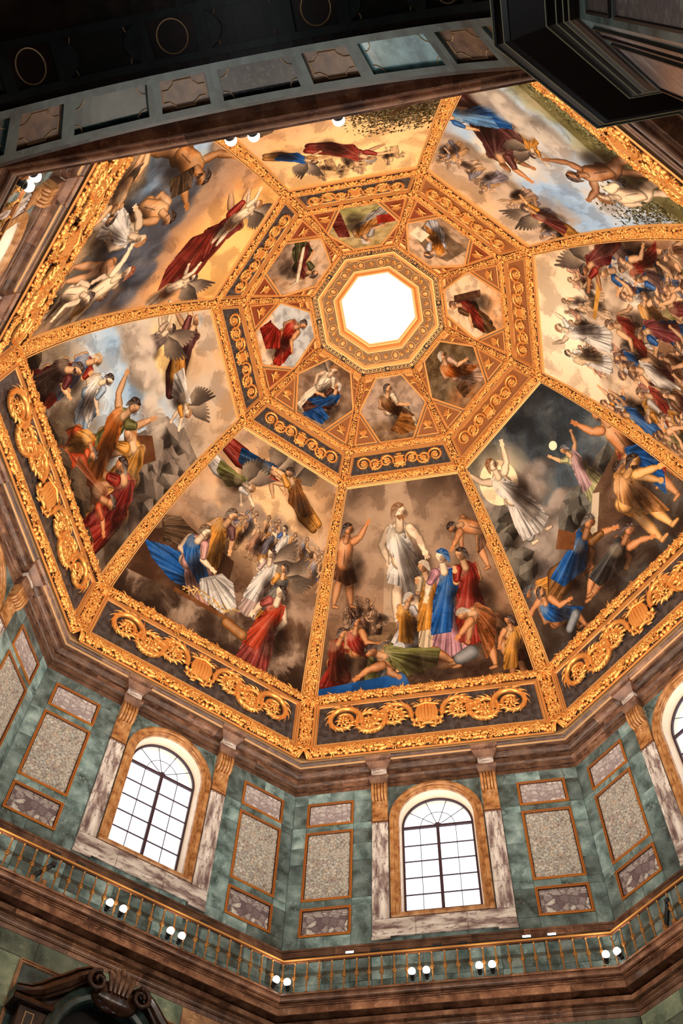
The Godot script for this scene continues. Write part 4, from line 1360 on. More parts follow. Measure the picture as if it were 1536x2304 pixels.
		fig(0.8, 0.88, 0.44, "sit", 0.2, 1.0, c8(120, 80, 40), no, pale, dk, 0.4)
		fig(0.3, 0.9, 0.41, "lie", 0.2, 1.0, c8(90, 70, 50), no, skin, dk, 0.3)
	else:
		backdrop(1024, [[0.0, c8(214, 170, 124)], [0.3, c8(176, 164, 150)], [0.42, c8(146, 184, 220)], [0.65, c8(196, 210, 220)], [0.8, c8(120, 104, 84)], [1.0, c8(70, 52, 38)]], c8(206, 190, 172), 0.5, 18, [[0.3, 0.3, 0.2, c8(248, 206, 130)]])
		rocks(0.62, 1.0, 0.3, 0.62, 26, 0.08, c8(120, 106, 96))
		poly([Vector2(640, 640), Vector2(700, 300), Vector2(1024, 250), Vector2(1024, 800)], c8(112, 96, 84))
		rocks(0.64, 0.98, 0.3, 0.66, 18, 0.06, c8(132, 116, 102))
		fig(0.34, 0.2, 0.44, "fly", 0.3, -1.0, c8(100, 44, 38), c8(74, 34, 32), skin, c8(200, 190, 176))
		fig(0.5, 0.26, 0.34, "fly", 0.5, 1.0, gold, white, pale, c8(150, 96, 50), 1.0, true)
		fig(0.24, 0.34, 0.34, "fly", 0.8, -1.0, c8(190, 160, 130), c8(110, 90, 84), pale, dk, 1.0, true)
		puffs(0.1, 0.6, 0.36, 0.46, 16, 0.05, c8(206, 186, 164))
		poly([Vector2(560, 620), Vector2(640, 480), Vector2(760, 500), Vector2(720, 640)], c8(84, 48, 26))
		fig(0.74, 0.66, 0.59, "bend", 0.0, -1.0, gold, c8(170, 110, 40), skin, c8(180, 110, 50))
		fig(0.84, 0.78, 0.61, "bend", 0.1, -1.0, red, c8(112, 26, 20), tan, dk)
		fig(0.5, 0.72, 0.54, "raise", -0.3, 1.0, grn, c8(190, 96, 30), skin, dk)
		fig(0.28, 0.74, 0.37, "sit", 0.0, 1.0, c8(150, 170, 190), white, pale, dk)
		fig(0.16, 0.78, 0.39, "pray", 0.0, 1.0, red, c8(90, 110, 150), skin, c8(220, 180, 130))
		fig(0.4, 0.86, 0.41, "bend", 0.0, 1.0, c8(184, 70, 30), gold, tan, dk)
		fig(0.12, 0.9, 0.44, "kneel", 0.0, 1.0, c8(80, 24, 24), c8(60, 40, 34), skin, dk)
		fig(0.62, 0.9, 0.46, "lie", -0.2, 1.0, c8(170, 64, 30), c8(120, 60, 30), tan, dk)
		rocks(0.0, 1.0, 0.94, 1.0, 12, 0.05, c8(80, 62, 46))
	return tex_of()

var PAINT_LABEL := ["dome painting of a pale standing figure and blue robed mourner on grey-brown sky", "dome painting with slate night sky, small moon disc and pale glow above soldiers",
	"dome painting with cream glow and dense crowd at the right edge", "dome painting with pale blue sky, brown flying figure and nude pair in greenery",
	"dome painting with orange sky and dark tree, cut by the near arch", "dome painting with red robed flying figure over dark sea and nude figures",
	"dome painting with blue sky strip, grey cliff and red and yellow robed figures", "dome painting with glowing sky, winged figures and blue robed seated woman"]

func dome_painting(k: int) -> void:
	var la := L1 + 0.26
	var lb := L2 - 0.34
	var wmax := half(la) - rib_half(la) + 0.06
	var at := dp(0, la, 0.0)
	ORG = at
	var st := SurfaceTool.new()
	st.begin(Mesh.PRIMITIVE_TRIANGLES)
	var n := 30
	var grid := []
	for i in n + 1:
		var l := lerpf(la, lb, float(i) / n)
		var w := half(l) - rib_half(l) + 0.06
		grid.append([dp(-w, l, 0.02), dp(w, l, 0.02), Vector2(0.5 - w / (2 * wmax), 1.0 - float(i) / n), Vector2(0.5 + w / (2 * wmax), 1.0 - float(i) / n)])
	var cols := 12
	for i in n:
		for j in cols:
			var f0 := float(j) / cols; var f1 := float(j + 1) / cols
			var q := [[grid[i], f0], [grid[i], f1], [grid[i + 1], f1], [grid[i], f0], [grid[i + 1], f1], [grid[i + 1], f0]]
			for e in q:
				st.set_uv((e[0][2] as Vector2).lerp(e[0][3], e[1]))
				st.add_vertex((e[0][0] as Vector3).lerp(e[0][1], e[1]) - ORG)
	var o := solo("dome_painting", finish(st), paint(k), side_turn(k), at)
	tag(o, PAINT_LABEL[k], "painting", "large paintings of the dome")
	# gilded frame: mouldings along both ribs and the top
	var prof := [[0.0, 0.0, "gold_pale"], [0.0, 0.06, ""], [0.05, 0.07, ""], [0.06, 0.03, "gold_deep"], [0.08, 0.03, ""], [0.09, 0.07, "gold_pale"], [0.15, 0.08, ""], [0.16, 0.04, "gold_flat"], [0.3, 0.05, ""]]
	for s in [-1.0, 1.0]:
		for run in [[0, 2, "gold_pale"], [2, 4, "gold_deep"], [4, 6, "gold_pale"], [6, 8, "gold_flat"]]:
			var rows := []
			for i in n + 1:
				var l := lerpf(la - 0.1, lb, float(i) / n)
				var w := half(l) - rib_half(l)
				var row := []
				for p in range(run[0], run[1] + 1):
					row.append(dp(s * (w + prof[p][0] * rib_half(l) / 0.5), l, prof[p][1]))
				rows.append(row)
			var m := mb()
			lattice(m, rows)
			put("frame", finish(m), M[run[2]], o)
	for run in [[0, 2, "gold_pale"], [2, 4, "gold_deep"], [4, 6, "gold_pale"], [6, 8, "gold_flat"]]:
		var row0 := []; var row1 := []
		for p in range(run[0], run[1] + 1):
			var l: float = lb + prof[p][0] * 0.7
			var w = half(l) - rib_half(l) + prof[p][0] * 0.6
			row0.append(dp(-w, l, prof[p][1])); row1.append(dp(w, l, prof[p][1]))
		var m := mb()
		lattice(m, [row0, row1])
		put("frame", finish(m), M[run[2]], o)

# ==================================================================== hexagons and triangles of the inner zone
var HEX_LABEL := ["small hexagonal painting of a man in white and brown reading, below the oculus", "small hexagonal painting of an old man in orange with dark foliage",
	"small hexagonal painting of a figure in dark red on cream ground", "small hexagonal painting of a figure in orange and white over a grey arch",
	"small hexagonal painting of a turbaned figure in grey and gold over the oculus", "small hexagonal painting of a figure in dark red with long white scarf",
	"small hexagonal painting of a bare-backed man in bright red", "small hexagonal painting of two figures, one white and winged, one dark with blue cloth"]

func hex_image(k: int) -> StandardMaterial3D:
	rng.seed = 1200 + k
	var no := Color(0, 0, 0, 0)
	var skin := c8(220, 160, 108)
	var dk := c8(50, 32, 24)
	var sky: Color = [c8(168, 140, 116), c8(92, 70, 42), c8(232, 196, 152), c8(206, 168, 128), c8(176, 150, 92), c8(196, 160, 124), c8(190, 192, 190), c8(120, 90, 66)][k]
	var low: Color = [c8(120, 92, 64), c8(150, 100, 60), c8(214, 160, 110), c8(150, 116, 84), c8(150, 140, 80), c8(130, 104, 84), c8(226, 184, 140), c8(150, 116, 84)][k]
	backdrop(384, [[0.1, sky], [0.6, sky.lightened(0.1)], [0.75, low]], sky.lightened(0.25), 0.4, 70 + k, [])
	match k:
		0:
			fig(0.46, 0.54, 0.99, "sit", 0.0, 1.0, c8(232, 206, 170), c8(112, 66, 30), skin, dk)
			drape([Vector2(230, 230), Vector2(290, 250), Vector2(310, 340), Vector2(220, 360), Vector2(170, 320)], c8(150, 88, 34))
		1:
			leafage(0.1, 0.6, 0.0, 0.5, 500, c8(74, 52, 24))
			fig(0.5, 0.54, 1.02, "sit", 0.15, 1.0, c8(206, 160, 130), c8(176, 84, 22), skin, c8(200, 186, 168))
			drape([Vector2(150, 260), Vector2(210, 270), Vector2(200, 340), Vector2(140, 330)], c8(92, 60, 34))
		2:
			fig(0.48, 0.50, 1.02, "sit", 0.0, -1.0, c8(96, 60, 30), c8(132, 34, 20), skin, c8(90, 52, 26))
			poly([Vector2(200, 60), Vector2(240, 60), Vector2(290, 250), Vector2(250, 250)], c8(70, 42, 26))
		3:
			poly([Vector2(60, 300), Vector2(80, 120), Vector2(190, 80), Vector2(300, 130), Vector2(320, 300)], c8(112, 88, 64))
			fig(0.46, 0.54, 0.99, "sit", 0.0, 1.0, c8(206, 200, 200), c8(206, 120, 30), skin, dk)
			rect(0.66, 0.32, 0.86, 0.56, c8(236, 216, 180))
		4:
			fig(0.5, 0.52, 1.02, "sit", 0.0, -1.0, c8(170, 160, 150), c8(190, 120, 50), skin, c8(210, 200, 184))
			rect(0.06, 0.5, 0.3, 0.7, c8(140, 34, 20))
			drape([Vector2(270, 120), Vector2(330, 130), Vector2(360, 330), Vector2(290, 350)], c8(110, 34, 24))
		5:
			fig(0.5, 0.54, 1.02, "sit", 0.1, -1.0, c8(70, 66, 34), c8(110, 34, 26), skin, dk)
			limb([Vector2(90, 250), Vector2(180, 200), Vector2(280, 140), Vector2(330, 180)], [10, 14, 12, 6], c8(230, 204, 168))
			for i in 10:
				stroke([Vector2(300 + i * 6, 160), Vector2(290 + i * 5, 320)], [1, 1], c8(170, 120, 70))
		6:
			fig(0.48, 0.54, 1.05, "sit", -0.1, 1.0, c8(190, 36, 18), c8(170, 30, 16), c8(206, 140, 88), dk, 0.7)
			drape([Vector2(150, 220), Vector2(240, 250), Vector2(210, 340), Vector2(90, 350), Vector2(80, 270)], c8(150, 30, 18))
		7:
			fig(0.4, 0.46, 0.94, "stand", 0.1, 1.0, c8(240, 218, 186), no, c8(240, 200, 160), c8(150, 90, 44), 1.0, true)
			fig(0.62, 0.62, 0.88, "sit", 0.0, -1.0, c8(84, 44, 30), c8(26, 74, 140), skin, c8(210, 196, 180))
			drape([Vector2(200, 270), Vector2(280, 300), Vector2(260, 360), Vector2(130, 370)], c8(24, 70, 136))
	return tex_of()

func inner_w(l: float) -> float:
	return half(l) - rib_half(l)

func hexagons() -> void:
	var la := L3 + 0.3
	var lb := L4 - 0.3
	var lm := lerpf(la, lb, 0.52)
	var hexp := [Vector2(-0.86, la), Vector2(0.86, la), Vector2(inner_w(lm) - 0.02, lm), Vector2(0.66, lb), Vector2(-0.66, lb), Vector2(-inner_w(lm) + 0.02, lm)]
	for k in 8:
		var at := dp(0, la, 0)
		ORG = at
		var st := SurfaceTool.new()
		st.begin(Mesh.PRIMITIVE_TRIANGLES)
		for i in range(1, 5):
			for v in [hexp[0], hexp[i], hexp[i + 1]]:
				st.set_uv(Vector2(0.5 + v.x / 3.6, 1.0 - (v.y - la) / (lb - la)))
				st.add_vertex(dp(v.x, v.y, 0.0) - ORG)
		var o := solo("hexagonal_painting", finish(st), hex_image(k), side_turn(k), at)
		tag(o, HEX_LABEL[k], "painting", "hexagonal paintings round the oculus")
		for i in 6:
			var a: Vector2 = hexp[i]; var b: Vector2 = hexp[(i + 1) % 6]
			var c := Vector2(0, lm)
			var m := mb()
			var rows := []
			for p in [[0.0, 0.0], [0.0, 0.05], [0.05, 0.06], [0.06, 0.035], [0.1, 0.06], [0.12, 0.01]]:
				var na := a + (a - c).normalized() * float(p[0]); var nb := b + (b - c).normalized() * float(p[0])
				rows.append([dp(na.x, na.y, p[1]), dp(nb.x, nb.y, p[1])])
			lattice(m, rows)
			put("frame", finish(m), M.gold_pale, o)
	# triangles: two low and two high on each side
	var proto := []
	for lowt in [true, false]:
		for s in [-1.0, 1.0]:
			var tp := []
			if lowt:
				tp = [Vector2(s * 1.04, la - 0.02), Vector2(s * (inner_w(la)), la - 0.02), Vector2(s * inner_w(lm - 0.3), lm - 0.2)]
			else:
				tp = [Vector2(s * 0.84, lb + 0.02), Vector2(s * (inner_w(lb)), lb + 0.02), Vector2(s * inner_w(lm + 0.3), lm + 0.26)]
			proto.append([tp, lowt, s])
	for k in 8:
		for pr in proto:
			var tp: Array = pr[0]
			var c: Vector2 = (tp[0] + tp[1] + tp[2]) / 3.0
			var at := dp(c.x, c.y, 0)
			var o := base("relief_triangle", side_turn(k), at)
			var lab: String = ["reading man", "old man in orange", "dark red figure on cream", "orange and white figure", "turbaned figure", "scarfed dark red figure", "bare-backed man in red", "winged white figure"][k]
			tag(o, "gilded relief triangle at the %s %s corner of the %s hexagon" % ["outer" if pr[1] else "inner", "left" if pr[2] < 0 else "right", lab], "relief", "relief triangles round the oculus")
			var g := mb()
			tri(g, dp(tp[0].x, tp[0].y, 0.0), dp(tp[1].x, tp[1].y, 0.0), dp(tp[2].x, tp[2].y, 0.0))
			put("ground", finish(g), M.gold_red if k in [3, 4, 5, 6] else M.gold_ground, o)
			var f := mb()
			var rows := []
			for p in [[0.0, 0.0], [0.0, 0.06], [0.06, 0.06], [0.08, 0.03], [0.1, 0.05], [0.13, 0.0]]:
				var row := []
				for v in tp:
					var dd: Vector2 = v - c
					var q: Vector2 = c + dd * (1.0 - float(p[0]) * 0.9 / dd.length() * 1.3)
					row.append(dp(q.x, q.y, p[1]))
				rows.append(row)
			lattice(f, rows, true)
			put("frame", finish(f), M.gold_pale, o)
			var e := mb(false)
			var fr := dframe(c.y)
			var big := 0.34 if pr[1] else 0.2
			var at0 := dp(c.x, c.y, 0.03)
			var pick := (k * 3 + int(pr[2]) + (2 if pr[1] else 0)) % 4
			if not pr[1] and pick > 1:
				var ring := []; var rr := []
				for i in 17:
					ring.append(at0 + fr * (Vector3(cos(TAU * i / 16), sin(TAU * i / 16), 0.3) * 0.13)); rr.append(0.022)
				tube(e, ring, rr, 6)
			else:
				for i in 5 + pick * 2:
					var a := PI * (0.15 + 0.7 * i / (4.0 + pick * 2)) + (0.4 if pick == 2 else 0.0)
					var tipv := Vector3(cos(a), sin(a), 0.12) * big * rng.randf_range(0.75, 1.1)
					tube(e, [at0 - fr * Vector3(0, big * 0.5, 0), at0 + fr * (tipv * 0.5), at0 + fr * tipv], [0.02, 0.05 * big / 0.34, 0.012], 5)
				tube(e, [at0 + fr * Vector3(-big * 0.7, -big * 0.5, 0.05), at0 + fr * Vector3(0, -big * 0.38, 0.07), at0 + fr * Vector3(big * 0.7, -big * 0.55, 0.05)], [0.03, 0.06, 0.025], 6)
				ball(e, at0 + fr * Vector3(0, -big * 0.1, 0.04), Vector3(0.07, 0.07, 0.07))
			put("emblem", finish(e), M.gold, o)

# ==================================================================== scroll friezes
func acanthus(st: SurfaceTool, at: Vector3, dir: Vector3, side: Vector3, len: float, wid: float, lift: float) -> void:
	var up := Vector3(0, 0, 1)
	var prev := []
	for i in 9:
		var t := i / 8.0
		var w := wid * sin(PI * (0.16 + 0.82 * t)) * (1.0 if i % 2 == 0 else 0.62)
		var c := at + dir * len * t + side * len * 0.34 * t * t + up * lift * sin(PI * t * 0.9)
		var d2 := (dir + side * 0.68 * t).normalized()
		var row := [c - side * w * 0.5 + d2 * (w * 0.3 if i % 2 == 0 else 0.0) - up * lift * 0.25, c + up * 0.03, c + side * w * 0.5 + d2 * (w * 0.3 if i % 2 == 0 else 0.0) - up * lift * 0.25]
		if prev.size():
			quad(st, prev[0], prev[1], row[1], row[0])
			quad(st, prev[1], prev[2], row[2], row[1])
		prev = row

# one spiral of rinceau, radius 1, entered from the left (flip mirrors it up and down)
func scroll_mesh(flip: float) -> ArrayMesh:
	ORG = Vector3.ZERO
	rng.seed = 55
	var st := mb(false)
	var pts := []; var rad := []
	var n := 44
	for i in n + 1:
		var t := float(i) / n
		var a := PI * 1.15 - t * TAU * 1.45
		var r := lerpf(0.9, 0.3, pow(t, 0.8))
		pts.append(Vector3(cos(a) * r, sin(a) * r * flip, 0.12 + 0.05 * t)); rad.append(lerpf(0.15, 0.075, t))
	tube(st, pts, rad, 7, 1.2)
	for i in range(0, 30, 2):
		var d: Vector3 = (pts[i + 1] - pts[i]).normalized()
		var out: Vector3 = Vector3(pts[i].x, pts[i].y, 0).normalized()
		acanthus(st, pts[i] + Vector3(0, 0, 0.02), (d * 0.95 + out * 0.38).normalized(), out.cross(Vector3(0, 0, 1)) * (1.0 if flip > 0 else -1.0), 0.38, 0.3, 0.14)
		if i > 16:
			acanthus(st, pts[i], (d * 0.9 - out * 0.4).normalized(), out.cross(Vector3(0, 0, 1)), 0.24, 0.2, 0.1)
	# tail that leads to the next spiral
	var tail := []; var tr := []
	for i in 13:
		var t := i / 12.0
		tail.append(Vector3(lerpf(-0.86, -1.75, t), (lerpf(-0.42, 0.15, t) - sin(PI * t) * 0.42) * flip, 0.12)); tr.append(lerpf(0.1, 0.07, t))
	tube(st, tail, tr, 6, 1.2)
	for i in range(1, 12, 2):
		var d: Vector3 = (tail[i + 1] - tail[i]).normalized()
		var nn := Vector3(-d.y, d.x, 0)
		acanthus(st, tail[i], (d + nn * 0.7).normalized(), nn, 0.38, 0.3, 0.14)
		acanthus(st, tail[i], (d - nn * 0.7).normalized(), -nn, 0.38, 0.3, 0.14)
	return finish(st)

func flower_mesh() -> ArrayMesh:
	ORG = Vector3.ZERO
	var st := mb(false)
	for ring in [[9, 0.38, 0.2, 0.0], [6, 0.22, 0.15, 0.1]]:
		for i in ring[0]:
			var a: float = TAU * i / ring[0] + ring[3] * 3.0
			var d := Vector3(cos(a), sin(a), 0)
			acanthus(st, d * 0.04 + Vector3(0, 0, 0.08 + ring[3]), d, Vector3(-d.y, d.x, 0), ring[1], ring[2], 0.1)
	ball(st, Vector3(0, 0, 0.2), Vector3(0.08, 0.08, 0.06))
	return finish(st)

func vase_mesh() -> ArrayMesh:
	ORG = Vector3.ZERO
	var st := mb(false)
	# fluted cup seen from the front, half round
	for i in 7:
		var a := -0.9 + 1.8 * i / 6.0
		var pts := []; var rr := []
		for j in 9:
			var t := j / 8.0
			var w := 0.16 + 0.42 * sin(PI * (0.15 + 0.62 * t))
			pts.append(Vector3(sin(a) * w, -0.55 + t * 0.95, 0.06 + cos(a) * w * 0.4)); rr.append(0.03 + 0.07 * sin(PI * (0.2 + 0.6 * t)))
		tube(st, pts, rr, 6)
	tube(st, [Vector3(-0.6, 0.42, 0.18), Vector3(0, 0.46, 0.34), Vector3(0.6, 0.42, 0.18)], [0.06, 0.07, 0.06], 6)
	tube(st, [Vector3(-0.3, -0.62, 0.1), Vector3(0, -0.64, 0.2), Vector3(0.3, -0.62, 0.1)], [0.07, 0.1, 0.07], 6)
	for s in [-1.0, 1.0]:
		for i in 4:
			acanthus(st, Vector3(s * (0.1 + 0.1 * i), -0.72, 0.08), Vector3(s * (0.4 + i * 0.3), -0.35 + 0.2 * i, 0).normalized(), Vector3(0.3 * s, 0.7, 0), 0.36, 0.2, 0.1)
			acanthus(st, Vector3(s * 0.12 * i, 0.5, 0.1), Vector3(s * (0.2 + 0.3 * i), 0.8 - 0.2 * i, 0).normalized(), Vector3(0.5 * s, 0.2, 0), 0.4, 0.2, 0.14)
	for i in 3:
		ball(st, Vector3((i - 1) * 0.2, 0.72, 0.2), Vector3(0.13, 0.13, 0.12), 8, 5, 5, 0.2)
	return finish(st)

func friezes() -> void:
	var up := scroll_mesh(1.0)
	var dn := scroll_mesh(-1.0)
	var fl := flower_mesh()
	var va := vase_mesh()
	for zone in 2:
		var la := L0 + 0.3 if zone == 0 else L2 + 0.3
		var lb := L1 - 0.3 if zone == 0 else L3 - 0.28
		var fw := 0.24 if zone == 0 else 0.14
		var first: Node3D = null
		for k in 8:
			var lab: String = ("broad scroll frieze on dark marble " if zone == 0 else "narrow upper scroll frieze ") + WHERE[k]
			if first:
				var c := twin(first, "scroll_frieze", side_turn(k))
				tag(c, lab, "frieze", "lower scroll friezes" if zone == 0 else "upper scroll friezes")
				if k in [1, 2, 3] and zone == 1:
					(c.get_node("ground") as MeshInstance3D).material_override = M.gold_ground
				continue
			var at := dp(0, la, 0)
			var o := base("scroll_frieze", side_turn(k), at)
			first = o
			tag(o, lab, "frieze", "lower scroll friezes" if zone == 0 else "upper scroll friezes")
			var m0 := rib_half(la) * (0.95 if zone == 0 else 1.0)
			var gr := mb()
			quad(gr, dp(-half(la) + m0, la, 0.0), dp(half(la) - m0, la, 0.0), dp(half(lb) - m0, lb, 0.0), dp(-half(lb) + m0, lb, 0.0))
			put("ground", finish(gr), M.slate, o)
			for run in [[[0.0, 0.03], [0.0, 0.1], [0.5, 0.1], "gold_flat"], [[0.5, 0.1], [0.52, 0.05], [0.56, 0.05], "gold_deep"], [[0.56, 0.05], [0.6, 0.1], [0.76, 0.1], "gold_pale"], [[0.76, 0.1], [0.82, 0.04], [1.0, 0.0], "gold_flat"]]:
				var rows := []
				for p in [run[0], run[1], run[2]]:
					var i: float = p[0] * fw - fw * 0.45
					var y0 := la + i; var y1 := lb - i
					rows.append([dp(-half(y0) + m0 + i, y0, p[1]), dp(half(y0) - m0 - i, y0, p[1]), dp(half(y1) - m0 - i, y1, p[1]), dp(-half(y1) + m0 + i, y1, p[1])])
				var fm := mb()
				lattice(fm, rows, true)
				put("frame", finish(fm), M[run[3]], o)
			var lm := (la + lb) * 0.5
			var hh := (lb - la) * 0.5 - fw * 0.55
			var span := half(lm) - m0 - fw - 0.06
			var fr := dframe(lm)
			var org := dp(0, lm, 0.0)
			var sc := hh * 0.88
			var step := (span - sc * 1.05 - sc * 1.5) / 2.0
			part_copy("vase", va, M.gold, o, Transform3D(fr.scaled_local(Vector3(hh * 0.86, hh * 0.9, hh * 0.8)), org - ORG))
			for s in [1.0, -1.0]:
				for i in 3:
					var x: float = s * (sc * 1.5 + step * i)
					var q := sc * (0.92 if i < 2 else 1.0)
					var dy := hh * 0.06 * (1 if i % 2 == 0 else -1)
					var b := fr.scaled_local(Vector3(q * s, q, q))
					part_copy("scroll", up if i % 2 == 0 else dn, M.gold, o, Transform3D(b, org + fr * Vector3(x, dy, 0) - ORG))
					part_copy("flower", fl, M.gold, o, Transform3D(fr.scaled_local(Vector3.ONE * q * 0.95), org + fr * Vector3(x, dy, 0) - ORG))

# ==================================================================== garlands of fruit
var FRUIT: Array = []

func fruit_meshes() -> void:
	ORG = Vector3.ZERO
	var a := mb(false)
	ball(a, Vector3.ZERO, Vector3(0.5, 0.5, 0.5), 12, 7)
	var b := mb(false)
	ball(b, Vector3.ZERO, Vector3(0.55, 0.6, 0.5), 20, 8, 10, 0.28)
	var c := mb(false)
	var r := RandomNumberGenerator.new()
	r.seed = 4
	for i in 13:
		ball(c, Vector3(r.randf_range(-0.45, 0.45), r.randf_range(-0.45, 0.45), r.randf_range(0.0, 0.35)), Vector3.ONE * 0.17, 7, 4)
	var d := mb(false)
	for i in 3:
		acanthus(d, Vector3((i - 1) * 0.12, -0.5, 0.05), Vector3((i - 1) * 0.55, 1, 0).normalized(), Vector3(1, 0, 0), 1.15, 0.5, 0.26)
	var e := mb(false)
	for i in 6:
		var t := TAU * i / 6.0
		acanthus(e, Vector3(cos(t), sin(t), 0.6) * 0.1, Vector3(cos(t), sin(t), 0), Vector3(-sin(t), cos(t), 0), 0.5, 0.42, 0.16)
	ball(e, Vector3(0, 0, 0.16), Vector3(0.16, 0.16, 0.12), 7, 4)
	var names := ["fruit", "gourd", "berries", "leaves", "blossom"]
	var n := 0
	for st in [a, b, c, d, e]:
		FRUIT.append([names[n], finish(st)])
		n += 1

# fruit over a strip: place(along 0..1, across -1..1) gives a Transform3D (x across, y along, z out)
func strew(o: Node3D, length: float, width: float, place: Callable, sd: int) -> void:
	var r := RandomNumberGenerator.new()
	r.seed = sd
	var lots := [[], [], [], [], []]
	var n := int(length / (width * 0.22))
	for i in n:
		for j in 3:
			var across := (j - 1) * 0.72 + r.randf_range(-0.24, 0.24)
			var along := (i + r.randf()) / n
			var pick := [0, 1, 2, 3, 4, 3, 0, 1][(int(along * length / 0.55) * 3 + (r.randi() % 3)) % 8] as int
			var q := width * r.randf_range(0.26, 0.44) * (1.25 if pick >= 2 else 1.0)
			var t: Transform3D = place.call(along, across)
			t.basis = t.basis * Basis.from_euler(Vector3(r.randf_range(-0.4, 0.4), r.randf_range(-0.4, 0.4), r.randf_range(0, TAU))).scaled(Vector3.ONE * q)
			t.origin -= ORG
			lots[pick].append(t)
	for p in 5:
		var mm := MultiMesh.new()
		mm.transform_format = MultiMesh.TRANSFORM_3D
		mm.mesh = FRUIT[p][1]
		mm.instance_count = lots[p].size()
		for i in lots[p].size():
			mm.set_instance_transform(i, lots[p][i])
		var mi := MultiMeshInstance3D.new()
		mi.name = FRUIT[p][0]
		mi.multimesh = mm
		mi.material_override = M.gold
		mi.set_meta("kind", "stuff")
		o.add_child(mi)

# ribbon cross over a knot
func rosette_mesh() -> ArrayMesh:
	ORG = Vector3.ZERO
	var st := mb(false)
	for i in 4:
		var a := PI / 4 + PI / 2 * i
		for j in 3:
			var d := Vector3(cos(a + (j - 1) * 0.28), sin(a + (j - 1) * 0.28), 0)
			tube(st, [Vector3(0, 0, 0.3), d * 0.4 + Vector3(0, 0, 0.34), d * 0.95 + Vector3(0, 0, 0.02)], [0.05, 0.13, 0.1], 6)
	ball(st, Vector3(0, 0, 0.4), Vector3(0.14, 0.14, 0.1), 10, 6)
	return finish(st)

func rib_pos(l: float) -> Array:
	# [point on the rib in the rib's frame, up along the rib, out]
	var i := seg_at(l)
	var p: Vector3 = PL[i - 1]; var q: Vector3 = PL[i]
	var f := (l - p.z) / (q.z - p.z)
	var tn := Vector2((q.x - p.x) / C8, q.y - p.y).normalized()
	return [Vector3(0, lerpf(p.y, q.y, f) + EYE, -lerpf(p.x, q.x, f) / C8), Vector3(0, tn.y, -tn.x), Vector3(0, tn.x, tn.y)]

func split_band(rows: Array, o: Node, across: bool) -> void:
	# gilt margins on both sides of a bed darkened for the shade between the fruit
	var n: int = rows[0].size() if across else rows.size()
	var c := 1 if across else 2
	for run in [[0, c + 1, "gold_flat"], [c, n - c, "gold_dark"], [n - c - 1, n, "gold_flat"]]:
		var sub := []
		if across:
			for r in rows: sub.append(r.slice(run[0], run[1]))
		else:
			sub = rows.slice(run[0], run[1])
		var bd := mb()
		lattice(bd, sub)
		put("band" if run[2] == "gold_flat" else "bed", finish(bd), M[run[2]], o)

